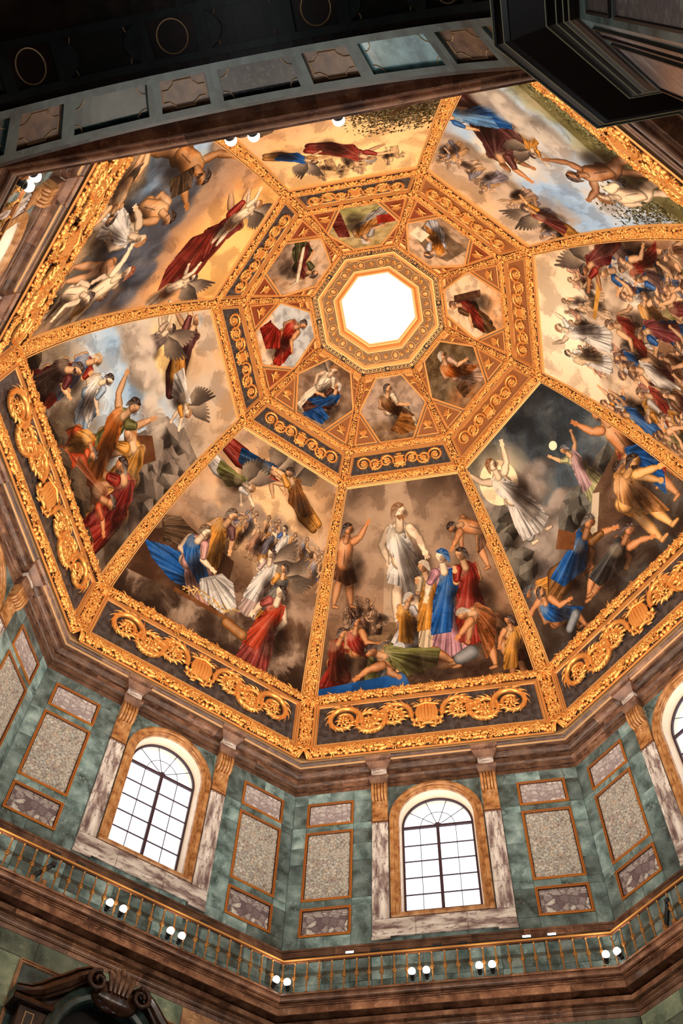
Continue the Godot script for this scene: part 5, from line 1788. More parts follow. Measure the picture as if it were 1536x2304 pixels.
func garlands() -> void:
	fruit_meshes()
	var ros := rosette_mesh()
	var rib0: Node3D = null
	var RIBW := ["between the middle and left paintings", "between the middle and night-sky paintings", "between the night-sky and cream-glow paintings", "between the cream-glow and pale-blue-sky paintings", "between the pale-blue-sky and orange-sky paintings", "between the orange-sky and dark-sea paintings", "between the dark-sea and grey-cliff paintings", "between the grey-cliff and left paintings"]
	for k in 8:
		var lab: String = "gilded fruit garland rib of the dome running " + RIBW[k]
		if rib0:
			tag(twin(rib0, "rib_garland", rib_turn(k)), lab, "garland", "gilded ribs of the dome")
			continue
		var at: Vector3 = rib_pos(0.0)[0]
		var o := base("rib_garland", rib_turn(k), at)
		rib0 = o
		tag(o, lab, "garland", "gilded ribs of the dome")
		for z in [[0.2, L1 - 0.16], [L1 + 0.2, L2 - 0.16], [L2 + 0.16, L3 - 0.12], [L3 + 0.14, L4 - 0.05]]:
			var rows := []
			var n := 24
			for i in n + 1:
				var l := lerpf(z[0] - 0.16, z[1] + 0.16, float(i) / n)
				var v := rib_pos(clampf(l, 0.0, L4))
				var w := rib_half(l) * 0.62
				rows.append([v[0] + Vector3(-w - 0.1, 0, 0) + v[2] * 0.05, v[0] + Vector3(-w, 0, 0) + v[2] * 0.13, v[0] + v[2] * 0.16, v[0] + Vector3(w, 0, 0) + v[2] * 0.13, v[0] + Vector3(w + 0.1, 0, 0) + v[2] * 0.05])
			split_band(rows, o, true)
		var place := func(along: float, across: float) -> Transform3D:
			var l := lerpf(L0 + 0.1, L4 - 0.1, along)
			var v := rib_pos(l)
			var w := rib_half(l) * 0.5
			return Transform3D(Basis(Vector3(1, 0, 0), v[1], v[2]).scaled_local(Vector3.ONE * rib_half(l) / 0.46), v[0] + Vector3(across * w, 0, 0) + v[2] * (0.15 + w * 0.34 * (1.0 - across * across)))
		strew(o, L4 * 1.25, 0.42, place, 31)
		for l in [L0, L1, L2, L3]:
			var v := rib_pos(l)
			var q := 0.46 if l < L1 + 0.1 else 0.26
			part_copy("rosette", ros, M.gold, o, Transform3D(Basis(Vector3(1, 0, 0), v[1], v[2]).scaled_local(Vector3.ONE * q), v[0] + v[2] * 0.2 - ORG))
	# rings: lowest edge, under the large paintings, over them, round the hexagons, round the oculus
	var rings := [[L0 - 0.1, 0.44, "lowest fruit garland ", 0.46], [L1, 0.44, "fruit garland under the painting ", 0.46], [L2 + 0.02, 0.3, "garland above the painting ", 0.34], [L3, 0.26, "garland outside the hexagon ", 0.32], [L4 - 0.16, 0.15, "thin leaf band by the key border ", 0.17]]
	for r in rings.size():
		var first: Node3D = null
		for k in 8:
			var lab: String = rings[r][2] + WHERE[k]
			if first:
				tag(twin(first, "ring_garland", side_turn(k)), lab, "garland", "gilded ring garlands of the dome")
				continue
			var l: float = rings[r][0]
			var w: float = rings[r][1]
			var e := half(l) - rib_half(l) * 0.8
			var at := dp(0, l, 0)
			var o := base("ring_garland", side_turn(k), at)
			first = o
			tag(o, lab, "garland", "gilded ring garlands of the dome")
			var rows := []
			for p in [[-0.75, 0.04], [-0.7, 0.09], [-0.56, 0.1], [0.0, 0.13], [0.56, 0.1], [0.7, 0.09], [0.75, 0.04]]:
				var y: float = maxf(l + p[0] * w, 0.0)
				var q := half(y) - rib_half(y) * 0.6
				rows.append([dp(-q, y, p[1]), dp(q, y, p[1])])
			split_band(rows, o, false)
			var fr := dframe(maxf(l, 0.02))
			var place := func(along: float, across: float) -> Transform3D:
				var y := maxf(l + across * w * 0.46, 0.0)
				return Transform3D(Basis(fr.y, -fr.x, fr.z), dp(lerpf(-e, e, along), y, 0.12 + w * 0.2 * (1.0 - across * across)))
			strew(o, 2.0 * e, rings[r][3], place, 60 + r)

# ==================================================================== oculus
func op(s: float, r: float, d := 0.0) -> Vector3:
	# surface of the oculus ring: circumradius r -> height
	var h := 49.38 + (3.56 - r) * 0.32
	return Vector3(s, h + EYE - d, -r * C8)

func ring_band(st: SurfaceTool, prof: Array) -> void:
	# prof [(r, h)], swept round all eight sides in the frame of side 0
	for k in 8:
		var b := Basis(Vector3.UP, side_turn(k) - side_turn(0))
		var rows := []
		for p in prof:
			rows.append([b * Vector3(-p.x * S8, p.y + EYE, -p.x * C8), b * Vector3(p.x * S8, p.y + EYE, -p.x * C8)])
		lattice(st, rows)

func oculus() -> void:
	var at := Vector3(0, 49.3 + EYE, 0)
	var o := base("oculus_ring", side_turn(0), at)
	tag(o, "octagonal gilded ring of mouldings round the bright opening at the dome's crown", "oculus")
	var hh := func(r: float, up := 0.0) -> Vector2:
		return Vector2(r, 49.38 + (3.56 - r) * 0.32 - up)
	var bands := [
		["moulding", "gold_pale", [Vector2(3.62, 49.3), hh.call(3.62, 0.08), hh.call(3.57, 0.08), hh.call(3.56, 0.0)]],
		["key_ground", "key_ground", [hh.call(3.57), hh.call(3.25)]],
		["moulding", "gold_pale", [hh.call(3.27), hh.call(3.26, 0.07), hh.call(3.2, 0.08), hh.call(3.06, 0.03), hh.call(3.05, 0.0)]],
		["frieze_ground", "oculus_ground", [hh.call(3.05), hh.call(2.44)]],
		["moulding", "gold_pale", [hh.call(2.44), hh.call(2.43, 0.06), hh.call(2.38, 0.07), hh.call(2.26, 0.02), hh.call(2.25, -0.02)]],
		["fluted_band", "gold_flat", [hh.call(2.25, -0.02), hh.call(2.14, -0.05)]],
		["lantern_edge", "gold_pale", [hh.call(2.14, -0.05), hh.call(2.12, 0.0), hh.call(2.06, 0.0), hh.call(1.99, -0.06), Vector2(1.98, 50.0), Vector2(2.05, 50.3)]],
		["back", "plaster", [Vector2(4.2, 50.1), Vector2(4.2, 50.3), Vector2(2.05, 50.3)]],
	]
	for b in bands:
		var st := mb()
		ring_band(st, b[2])
		put(b[0], finish(st), M[b[1]], o)
	# beads of the fluted band
	ORG = Vector3.ZERO
	var bead := mb(false)
	ball(bead, Vector3.ZERO, Vector3(0.028, 0.03, 0.05), 6, 4)
	var beadm := finish(bead)
	ORG = at
	var ts := []
	for k in 8:
		var b := Basis(Vector3.UP, side_turn(k) - side_turn(0))
		for i in 22:
			ts.append(Transform3D(b, b * op((i + 0.5) / 22.0 * 1.62 - 0.81, 2.195, -0.03) - ORG))
	var mm := MultiMesh.new()
	mm.transform_format = MultiMesh.TRANSFORM_3D
	mm.mesh = beadm
	mm.instance_count = ts.size()
	for i in ts.size():
		mm.set_instance_transform(i, ts[i])
	var mi := MultiMeshInstance3D.new()
	mi.name = "beads"
	mi.multimesh = mm
	mi.material_override = M.gold
	mi.set_meta("kind", "stuff")
	o.add_child(mi)
	# greek key: two runs of keys and a square flower per side
	ORG = Vector3.ZERO
	var key := mb()
	for run in [-1.0, 1.0]:
		for i in 5:
			var x0: float = run * 0.69 - 0.55 + i * 0.22
			var pth := [[0, 0], [0, 1], [0.78, 1], [0.78, 0.32], [0.38, 0.32], [0.38, 0.62]]
			for q in pth.size():
				if q > 0:
					key_bar(key, x0, pth[q - 1], pth[q])
			key_bar(key, x0, [0.0, 0.0], [1.0, 0.0])
	for e in [0.0, 1.28, -1.28]:
		for i in 6:
			var a := TAU * i / 6.0
			key_bar(key, e, [0.0, 0.5], [cos(a) * 0.36, 0.5 + sin(a) * 0.4])
	var km := finish(key)
	var med := mb(false)
	var ringp := []; var rr := []
	for i in 21:
		var a := TAU * i / 20.0
		ringp.append(Vector3(cos(a) * 0.2, -0.025, sin(a) * 0.24)); rr.append(0.022)
	tube(med, ringp, rr, 5, 1.0, Vector3.UP)
	for i in 7:
		var a := PI * (0.1 + 0.8 * i / 6.0)
		tube(med, [Vector3(0, -0.02, -0.14), Vector3(cos(a) * 0.1, -0.05, -0.1 + sin(a) * 0.16), Vector3(cos(a) * 0.14, -0.03, -0.12 + sin(a) * 0.3)], [0.012, 0.028, 0.014], 5, 1.0, Vector3.UP)
	var medm := finish(med)
	var bud := mb(false)
	for i in 5:
		var a := PI * (0.05 + 0.9 * i / 4.0)
		tube(bud, [Vector3(0, 0, -0.12), Vector3(cos(a) * 0.1, -0.03, sin(a) * 0.14), Vector3(cos(a) * 0.17, -0.01, sin(a) * 0.16 - 0.02)], [0.012, 0.025, 0.01], 5, 1.0, Vector3.UP)
	var budm := finish(bud)
	var wav := mb(false)
	for s in [-1.0, 1.0]:
		var wp := []; var wr := []
		for i in 15:
			var t := i / 14.0
			var p := op(lerpf(0.0, s * 1.1, t), 2.98 - 0.09 * sin(PI * t * 2.0) * sin(PI * t), 0.03)
			wp.append(Vector3(p.x, p.y - EYE - 49.3, p.z)); wr.append(0.016)
		tube(wav, wp, wr, 5, 1.0, Vector3.UP)
	var wavm := finish(wav)
	ORG = at
	var tilt := Basis(Vector3(1, 0, 0), -atan(0.32 / C8))
	for k in 8:
		var b := Basis(Vector3.UP, side_turn(k) - side_turn(0))
		part_copy("key_pattern", km, M.gold_pale, o, Transform3D(b, Vector3(0, -EYE - 49.3, 0) + b * Vector3(0, EYE, 0)))
		part_copy("wave_tendril", wavm, M.gold_pale, o, Transform3D(b, Vector3.ZERO + Vector3(0, EYE, 0) - Vector3(0, EYE, 0)))
		for s in [-0.52, 0.52]:
			part_copy("palmette", medm, M.gold_pale, o, Transform3D(b * tilt, b * op(s * 1.0, 2.74, 0.02) - ORG))
		for s in [-0.86, 0.0, 0.86]:
			part_copy("flower_bud", budm, M.gold, o, Transform3D(b * tilt, b * op(s, 2.74, 0.02) - ORG))

func key_bar(st: SurfaceTool, x0: float, a: Array, b: Array) -> void:
	var p := Vector2(x0 + a[0] * 0.22, 3.51 - a[1] * 0.2); var q := Vector2(x0 + b[0] * 0.22, 3.51 - b[1] * 0.2)
	var d := (q - p).normalized()
	var n := Vector2(-d.y, d.x) * 0.0125
	p -= d * 0.0125; q += d * 0.0125
	var c := [p + n, q + n, q - n, p - n]
	var lo := []; var hi := []
	for v in c:
		lo.append(op(v.x, v.y, 0.0) - Vector3(0, EYE, 0)); hi.append(op(v.x, v.y, 0.014) - Vector3(0, EYE, 0))
	quad(st, hi[0], hi[1], hi[2], hi[3])
	lattice(st, [lo, hi], true)

# ==================================================================== objects on the drum walls
func wall_objects(k: int) -> void:
	rng.seed = 700 + k
	var w: String = ["the middle arched window", "the right-edge arched window", "", "", "", "the upper-left hidden window", "the left-edge hidden window", "the left arched window"][k]
	# framed slabs
	for s in [-1.0, 1.0]:
		for e in [[28.15, 29.37, "small upper", "purple"], [24.53, 27.82, "tall middle", "breccia"], [22.99, 24.2, "small lower", "purple_dark"]]:
			var a: float = -5.29 if s < 0 else 3.36
			var b: float = -3.36 if s < 0 else 5.29
			var o := base("inset_panel", side_turn(k), pt((a + b) * 0.5, e[0], WAP))
			tag(o, "%s gold-framed mottled stone panel on the %s of %s" % [e[2], "left" if s < 0 else "right", w], "panel", "framed stone panels of the drum")
			for run in [[[0.0, 0.0], [0.0, 0.05], [0.035, 0.055], "bronze"], [[0.035, 0.055], [0.04, 0.035], [0.05, 0.035], "gold_deep"], [[0.05, 0.035], [0.055, 0.05], [0.085, 0.045], "bronze"], [[0.085, 0.045], [0.1, 0.02], [0.105, -0.02], "gold_deep"]]:
				var fm := mb()
				var pr := []
				for q in [run[0], run[1], run[2]]: pr.append(Vector2(q[0], q[1]))
				rect_frame(fm, a, b, e[0], e[1], WAP, pr)
				put("frame", finish(fm), M[run[3]], o)
			var bk := mb()
			slab(bk, a + 0.09, b - 0.09, e[0] + 0.09, e[1] - 0.09, WAP + 0.022, WAP + 0.03, 0.0)
			put("bed", finish(bk), M.gap, o)  # dark bed gives the jagged shadow line round the slab
			# slab with a ragged edge
			var ctr := Vector2((a + b) * 0.5, (e[0] + e[1]) * 0.5)
			var st := mb()
			var ring := []
			var hw: float = (b - a) * 0.5 - 0.13; var hv: float = (e[1] - e[0]) * 0.5 - 0.13
			var per := [[Vector2(-hw, -hv), Vector2(hw, -hv)], [Vector2(hw, -hv), Vector2(hw, hv)], [Vector2(hw, hv), Vector2(-hw, hv)], [Vector2(-hw, hv), Vector2(-hw, -hv)]]
			for seg in per:
				var n := int((seg[1] - seg[0]).length() / 0.06)
				for i in n:
					var p: Vector2 = (seg[0] as Vector2).lerp(seg[1], float(i) / n)
					ring.append(ctr + p * (1.0 + (0.018 if i % 2 else -0.006) * rng.randf_range(0.4, 1.4)))
			for i in ring.size():
				var p: Vector2 = ring[i]; var q: Vector2 = ring[(i + 1) % ring.size()]
				tri(st, pt(ctr.x, ctr.y, WAP + 0.008), pt(p.x, p.y, WAP + 0.008), pt(q.x, q.y, WAP + 0.008))
				quad(st, pt(p.x, p.y, WAP + 0.008), pt(q.x, q.y, WAP + 0.008), pt(q.x, q.y, WAP + 0.024), pt(p.x, p.y, WAP + 0.024))
			var mat: String = e[3]
			if mat == "breccia" and rng.randf() < 0.5: mat = "breccia_b"
			put("slab", finish(st), M[mat], o)
	# window surround of veined white marble
	var su := base("window_surround", side_turn(k), pt(0, 22.6, WAP))
	tag(su, "veined white and purple marble surround of " + w, "surround")
	for s in [-1.0, 1.0]:
		var hs := [23.42, 24.6, 26.2, 28.0]
		for i in 3:
			var st := mb()
			slab(st, minf(s * 1.93, s * 2.58), maxf(s * 1.93, s * 2.58), hs[i] + 0.003, hs[i + 1] - 0.003, WAP - 0.09, WAP + 0.02)
			put("jamb_block", finish(st), M.pavonazzo, su)
	var bs := [-2.58, -1.0, 0.85, 2.58]
	for i in 3:
		var st := mb()
		slab(st, bs[i] + 0.003, bs[i + 1] - 0.003, 22.68, 23.42, WAP - 0.09, WAP + 0.02)
		put("sill_block", finish(st), M.pavonazzo_flat, su)
	for s in [-1.0, 1.0]:
		var st := mb()
		slab(st, minf(s * 1.9, s * 2.6), maxf(s * 1.9, s * 2.6), 22.58, 22.7, WAP - 0.1, WAP + 0.02)
		put("ear", finish(st), M.pavonazzo_flat, su)
	# orange frame with an arched head
	var fo := base("window_frame", side_turn(k), pt(0, 23.45, WAP))
	tag(fo, "orange veined marble arched frame of " + w, "frame")
	var rows := []
	for p in [[1.88, 23.44, 0.0], [1.88, 23.44, 0.1], [1.8, 23.5, 0.13], [1.72, 23.52, 0.13], [1.7, 23.53, 0.09], [1.58, 23.6, 0.1], [1.55, 23.62, 0.06], [1.5, 23.66, 0.06], [1.49, 23.67, -0.04]]:
		var row := [pt(-p[0], p[1], WAP - p[2])]
		for q in window_arc(p[0], 28.05, 28):
			row.append(pt(q.x, q.y, WAP - p[2]))
		row.append(pt(p[0], p[1], WAP - p[2]))
		rows.append(row)
	# cut into blocks: two jambs, head, sill
	var cuts := [[0, 2, "jamb"], [1, 11, "arch_block"], [10, 21, "arch_block"], [20, 30, "arch_block"], [29, 31, "jamb"]]
	for c in cuts:
		var st := mb()
		var part := []
		for row in rows:
			part.append(row.slice(c[0], c[1] if c[2] == "arch_block" else c[1]))
		lattice(st, part)
		put(c[2], finish(st), M.giallo, fo)
	var sl := mb()
	var sr := []
	for row in rows:
		sr.append([row[0], row[-1]])
	lattice(sl, sr)
	put("sill", finish(sl), M.giallo, fo)
	# two consoles with their caps
	for s in [-1.0, 1.0]:
		var c: float = s * 2.255
		var co := base("console", side_turn(k), pt(c, 28.0, WAP))
		tag(co, "orange marble scroll console at the %s shoulder of %s" % ["left" if s < 0 else "right", w], "console", "consoles under the upper cornice")
		var body := mb()
		slab(body, c - 0.325, c + 0.325, 28.02, 29.2, WAP - 0.12, WAP, 0.02)
		put("plate", finish(body), M.giallo, co)
		# scroll: four ribs and the hollows between, following an S
		for i in 5:
			var x: float = c - 0.26 + i * 0.13
			var pts := []; var rr := []
			var prof := [Vector2(29.9, 0.12), Vector2(29.82, 0.3), Vector2(29.66, 0.36), Vector2(29.45, 0.34), Vector2(29.28, 0.32), Vector2(29.16, 0.28), Vector2(29.1, 0.18), Vector2(29.14, 0.1)]
			for p in prof:
				pts.append(pt(x, p.x, WAP - p.y)); rr.append(0.07 if i % 2 == 0 else 0.055)
			var rb := mb(false)
			tube(rb, pts, rr, 8, 1.0, Vector3(1, 0, 0))
			put("reed", finish(rb), M.giallo, co)
		for e in [-0.326, 0.326]:
			var ck := mb()
			var fan := [Vector2(29.9, 0.0), Vector2(29.9, 0.12), Vector2(29.8, 0.32), Vector2(29.66, 0.38), Vector2(29.4, 0.36), Vector2(29.16, 0.28), Vector2(29.1, 0.14), Vector2(29.1, 0.0)]
			for i in range(1, fan.size() - 1):
				tri(ck, pt(c + e, fan[0].x, WAP - fan[0].y), pt(c + e, fan[i].x, WAP - fan[i].y), pt(c + e, fan[i + 1].x, WAP - fan[i + 1].y))
			put("cheek", finish(ck), M.giallo, co)
		for i in 3:
			var dr := mb(false)
			ball(dr, pt(c, 29.0 - i * 0.09, WAP - 0.13), Vector3(0.13 - i * 0.025, 0.06, 0.06), 10, 5)
			put("drop", finish(dr), M.giallo, co)
		var ft := mb()
		slab(ft, c - 0.34, c + 0.34, 27.94, 28.03, WAP - 0.14, WAP, 0.02)
		put("foot", finish(ft), M.gold_deep, co)
		for i in 5:
			var gt := mb()
			slab(gt, c - 0.3 + i * 0.13, c - 0.24 + i * 0.13, 27.86, 27.94, WAP - 0.12, WAP, 0.01)
			put("gutta", finish(gt), M.pavonazzo, co)
		var cp := mb()
		var cr := []
		for p in [[0.34, 29.88, 0.0], [0.34, 29.9, 0.3], [0.36, 29.98, 0.32], [0.4, 30.08, 0.36], [0.42, 30.2, 0.42], [0.42, 30.27, 0.42], [0.3, 30.3, 0.1]]:
			cr.append([pt(c - p[0], p[1], WAP), pt(c - p[0], p[1], WAP - p[2]), pt(c + p[0], p[1], WAP - p[2]), pt(c + p[0], p[1], WAP)])
		lattice(cp, cr)
		put("cap", finish(cp), M.brown2, co)
		var bl := mb()
		slab(bl, c - 0.325, c + 0.325, 30.28, 30.7, WAP - 0.3, WAP, 0.01)
		put("block", finish(bl), M.pavonazzo_flat, co)
		var rs := mb()
		var rrw := []
		for p in [[0.33, 30.68, 0.3], [0.36, 30.74, 0.34], [0.46, 30.86, 0.46], [0.52, 30.95, 0.55], [0.53, 30.98, 0.56], [0.53, 31.04, 0.57], [0.55, 31.1, 0.6], [0.58, 31.17, 0.68], [0.58, 31.2, 0.68]]:
			rrw.append([pt(c - p[0], p[1], WAP - 0.1), pt(c - p[0], p[1], WAP - p[2]), pt(c + p[0], p[1], WAP - p[2]), pt(c + p[0], p[1], WAP - 0.1)])
		lattice(rs, rrw)
		put("cornice_break", finish(rs), M.brown3, co)

# ==================================================================== balustrade
const RR := 14.46

func baluster_mesh() -> Array:
	ORG = Vector3.ZERO
	var a := mb(false)
	lathe(a, [Vector2(0.0, 0.0), Vector2(0.045, 0.0), Vector2(0.045, 0.03), Vector2(0.02, 0.05), Vector2(0.018, 0.08), Vector2(0.035, 0.32), Vector2(0.03, 0.4), Vector2(0.02, 0.44), Vector2(0.02, 0.62), Vector2(0.03, 0.65), Vector2(0.036, 0.72), Vector2(0.02, 1.0), Vector2(0.018, 1.03), Vector2(0.035, 1.05), Vector2(0.035, 1.1), Vector2(0.0, 1.1)], 10, Vector3.ZERO)
	var b := mb(false)
	lathe(b, [Vector2(0.02, 0.42), Vector2(0.06, 0.45), Vector2(0.05, 0.48), Vector2(0.075, 0.53), Vector2(0.06, 0.58), Vector2(0.04, 0.6), Vector2(0.05, 0.62), Vector2(0.02, 0.65)], 10, Vector3.ZERO)
	for i in 6:
		var t := TAU * i / 6.0
		ball(b, Vector3(cos(t) * 0.06, 0.52, sin(t) * 0.06), Vector3(0.028, 0.05, 0.028), 6, 4)
	return [finish(a), finish(b)]

func balustrades() -> void:
	var bm := baluster_mesh()
	for k in [0, 7, 1, 6, 5]:
		var ap: float = RR * C8 - SHIFT[k]
		var pa: float = RR * C8 - SHIFT[(k + 7) % 8]
		var na: float = RR * C8 - SHIFT[(k + 1) % 8]
		var lo := -s_end(ap, pa); var hi := s_end(ap, na)
		var at := pt(0, 20.32, ap)
		var o := base("balustrade", side_turn(k), at)
		tag(o, "gilt metal balustrade of slim knopped balusters " + WHERE[k].replace("over", "below"), "balustrade", "balustrades on the main cornice")
		for run in [["rail", "rail", [[0.03, 21.48], [0.04, 21.5], [0.04, 21.54], [0.02, 21.56], [-0.03, 21.56], [-0.04, 21.54], [-0.04, 21.5], [-0.03, 21.48], [0.03, 21.48]]], ["under_rail", "gold_deep", [[0.03, 21.42], [0.035, 21.48], [-0.035, 21.48], [-0.03, 21.42], [0.03, 21.42]]]]:
			var rows := []
			for p in run[2]:
				rows.append([pt(lo, p[1], ap - p[0]), pt(hi, p[1], ap - p[0])])
			var st := mb()
			lattice(st, rows)
			put(run[0], finish(st), M[run[1]], o)
		for i in range(-13, 13):
			var s := lerpf(lo, hi, (i + 13) / 26.0)
			var b := part_copy("baluster", bm[0], M.baluster, o, Transform3D(Basis(), pt(s, 20.32, ap) - ORG))
			part_copy("knop", bm[1], M.baluster, b, Transform3D())
		# looped bracket by the corner
		var lp := mb(false)
		var pts := []; var rr := []
		for i in 13:
			var a := PI + PI * i / 12.0
			pts.append(pt(lo + 0.03 + cos(a) * 0.14, 21.42 + sin(a) * 0.2, ap + 0.06)); rr.append(0.012)
		tube(lp, pts, rr, 5)
		put("loop_bracket", finish(lp), M.black, o)

# ==================================================================== lamps
var lamp0: Node3D = null

func flood(k: int, s: float, h: float, ap: float, label: String, energy: float) -> void:
	var at := pt(s, h, ap)
	var t := side_turn(k)
	var dir := Vector3(-s * 0.03, 1.0, 1.1).normalized()
	var o: Node3D
	if lamp0 == null:
		o = base("floodlight", t, at)
		lamp0 = o
		var x := dir.cross(Vector3(1, 0, 0)).normalized()
		ORG = Vector3.ZERO
		var bd := mb(false)
		lathe(bd, [Vector2(0.0, -0.22), Vector2(0.05, -0.22), Vector2(0.07, -0.18), Vector2(0.07, -0.1), Vector2(0.1, -0.05), Vector2(0.105, -0.02), Vector2(0.09, -0.02)], 14, Vector3(0, 0.22, 0), dir)
		put("housing", finish(bd), M.black, o)
		var le := mb(false)
		ball(le, Vector3(0, 0.22, 0) + dir * 0.06, Vector3.ONE * 0.125, 14, 8)
		put("lens", finish(le), M.lens, o)
		var yk := mb(false)
		var pts := []; var rr := []
		for i in 9:
			var a := PI * i / 8.0
			pts.append(Vector3(cos(a) * 0.14, 0.2 - sin(a) * 0.19, -0.02)); rr.append(0.012)
		tube(yk, pts, rr, 5)
		put("yoke", finish(yk), M.black, o)
	else:
		o = lamp0.duplicate()
		o.name = numbered("floodlight")
		add_child(o)
		o.rotation.y = t
		o.position = Basis(Vector3.UP, t) * at
	tag(o, label, "floodlight", "floodlights on the main cornice")
	var l := SpotLight3D.new()
	l.name = numbered("floodlight_beam")
	l.light_color = Color(1.0, 0.94, 0.87)
	l.light_energy = energy
	l.light_size = 0.11
	l.spot_angle = 66.0
	l.spot_angle_attenuation = 1.0
	l.spot_range = 80.0
	l.spot_attenuation = 2.0
	l.shadow_enabled = true
	var w := Basis(Vector3.UP, t)
	l.position = w * (at + Vector3(0, 0.22, 0) + dir * 0.06)
	var d := w * dir
	l.basis = Basis.looking_at(d, w * Vector3(1, 0, 0))
	add_child(l)

func lamps() -> void:
	var E := 30.0
	var names := ["below the middle window", "on the right-edge cornice", "far below the cream-glow painting", "under the pale-sky painting", "on the near dark cornice edge", "on the upper-left cornice", "on the left-edge cornice", "below the left window"]
	for k in 8:
		var ap: float = 14.3 * C8 - SHIFT[k]
		var i := 0
		var w: String = names[k]
		if k == 4:
			ap += 0.1
		for s in ([-1.13, 0.6, 1.07] if k == 4 else [-1.1, -0.62, 1.12, 1.54]):
			var lab: String = "%s lamp of the four lit floodlights %s" % [["leftmost", "second", "third", "rightmost"][i], w]
			if k == 4:
				lab = "%s of the three floodlights peeping over the near dark cornice edge" % ["rightmost", "middle", "leftmost"][i]
			flood(k, s, 20.34, ap, lab, E)
			i += 1
		for s in ([5.2] if k == 4 else [-5.3, 5.2]):
			var lab: String = "floodlight at the %s corner of the balustrade %s" % ["left" if s < 0 else "right", w]
			flood(k, s, 20.34, ap, lab, E)
	added_floor_lamp(Vector3(6.5, 0, -6.0), "right of the room's middle")
	added_floor_lamp(Vector3(7.0, 0, 5.0), "left of the room's middle")
	added_floor_lamp(Vector3(0.5, 0, 0.5), "in the room's middle")
	added_floor_lamp(Basis(Vector3.UP, side_turn(4)) * Vector3(2.8, 0, -16.2), "inside the near niche")
	added_wall_flood(-1.6, "left")
	added_wall_flood(1.6, "right")
	projector(7, -3.5, "left window's balustrade")
	projector(1, -3.35, "balustrade at the right edge")
	# flat fittings on the string course, two of them lit in view
	for k in [0, 7]:
		for s in ([-3.32, -2.43, -0.27, 0.61, 2.8, 3.65] if k == 0 else [-3.1, -2.21, -0.05, 0.38, 2.58]):
			var lit: bool = k == 0 and (s < -3.0 or s > 2.5)
			var o := base("flat_lamp", side_turn(k), pt(s, 22.0, 13.86))
			tag(o, "x", "lamp", "flat lamps behind the rail")
			var order := {-3.32: "leftmost", -2.43: "second", -0.27: "third", 0.61: "fourth", 2.8: "fifth", 3.65: "rightmost", -3.1: "leftmost", -2.21: "second", -0.05: "third", 0.38: "fourth", 2.58: "rightmost"}
			o.set_meta("label", "%s of the small %s flat lamps behind the rail under the %s window" % [order[s], "mostly lit" if k == 0 else "unlit", "middle" if k == 0 else "left"])
			var hb := mb()
			slab(hb, s - 0.16, s + 0.16, 21.95, 22.05, 13.8, 13.95, 0.01)
			put("case", finish(hb), M.black, o)
			if lit:
				var ln := mb()
				slab(ln, s - 0.14, s + 0.14, 21.96, 22.04, 13.785, 13.8, 0.01)
				put("lens", finish(ln), M.lens, o)

# ==================================================================== scrolled pediment on the lower left wall (side 7)
func sweep_band(st: SurfaceTool, pts: Array, wid: Array, ap0: float, ap1: float) -> void:
	# moulded band: pts is the centre line (s, h), wid half widths; section rounded in front
	var rows := []
	for i in pts.size():
		var d: Vector2 = ((pts[mini(i + 1, pts.size() - 1)] as Vector2) - pts[maxi(i - 1, 0)]).normalized()
		var n := Vector2(-d.y, d.x)
		var row := []
		for e in [[-1.0, 1.0], [-0.95, 0.3], [-0.7, 0.25], [-0.66, 0.1], [-0.2, 0.0], [0.3, 0.05], [0.62, 0.2], [0.68, 0.1], [0.92, 0.12], [1.0, 1.0]]:
			var p: Vector2 = pts[i] + n * wid[i] * float(e[0])
			row.append(pt(p.x, p.y, lerpf(ap0, ap1, e[1])))
		rows.append(row)
	lattice(st, rows)
	for e in [rows[0], rows[-1]]:
		for i in range(1, e.size() - 1):
			tri(st, e[0], e[i], e[i + 1])

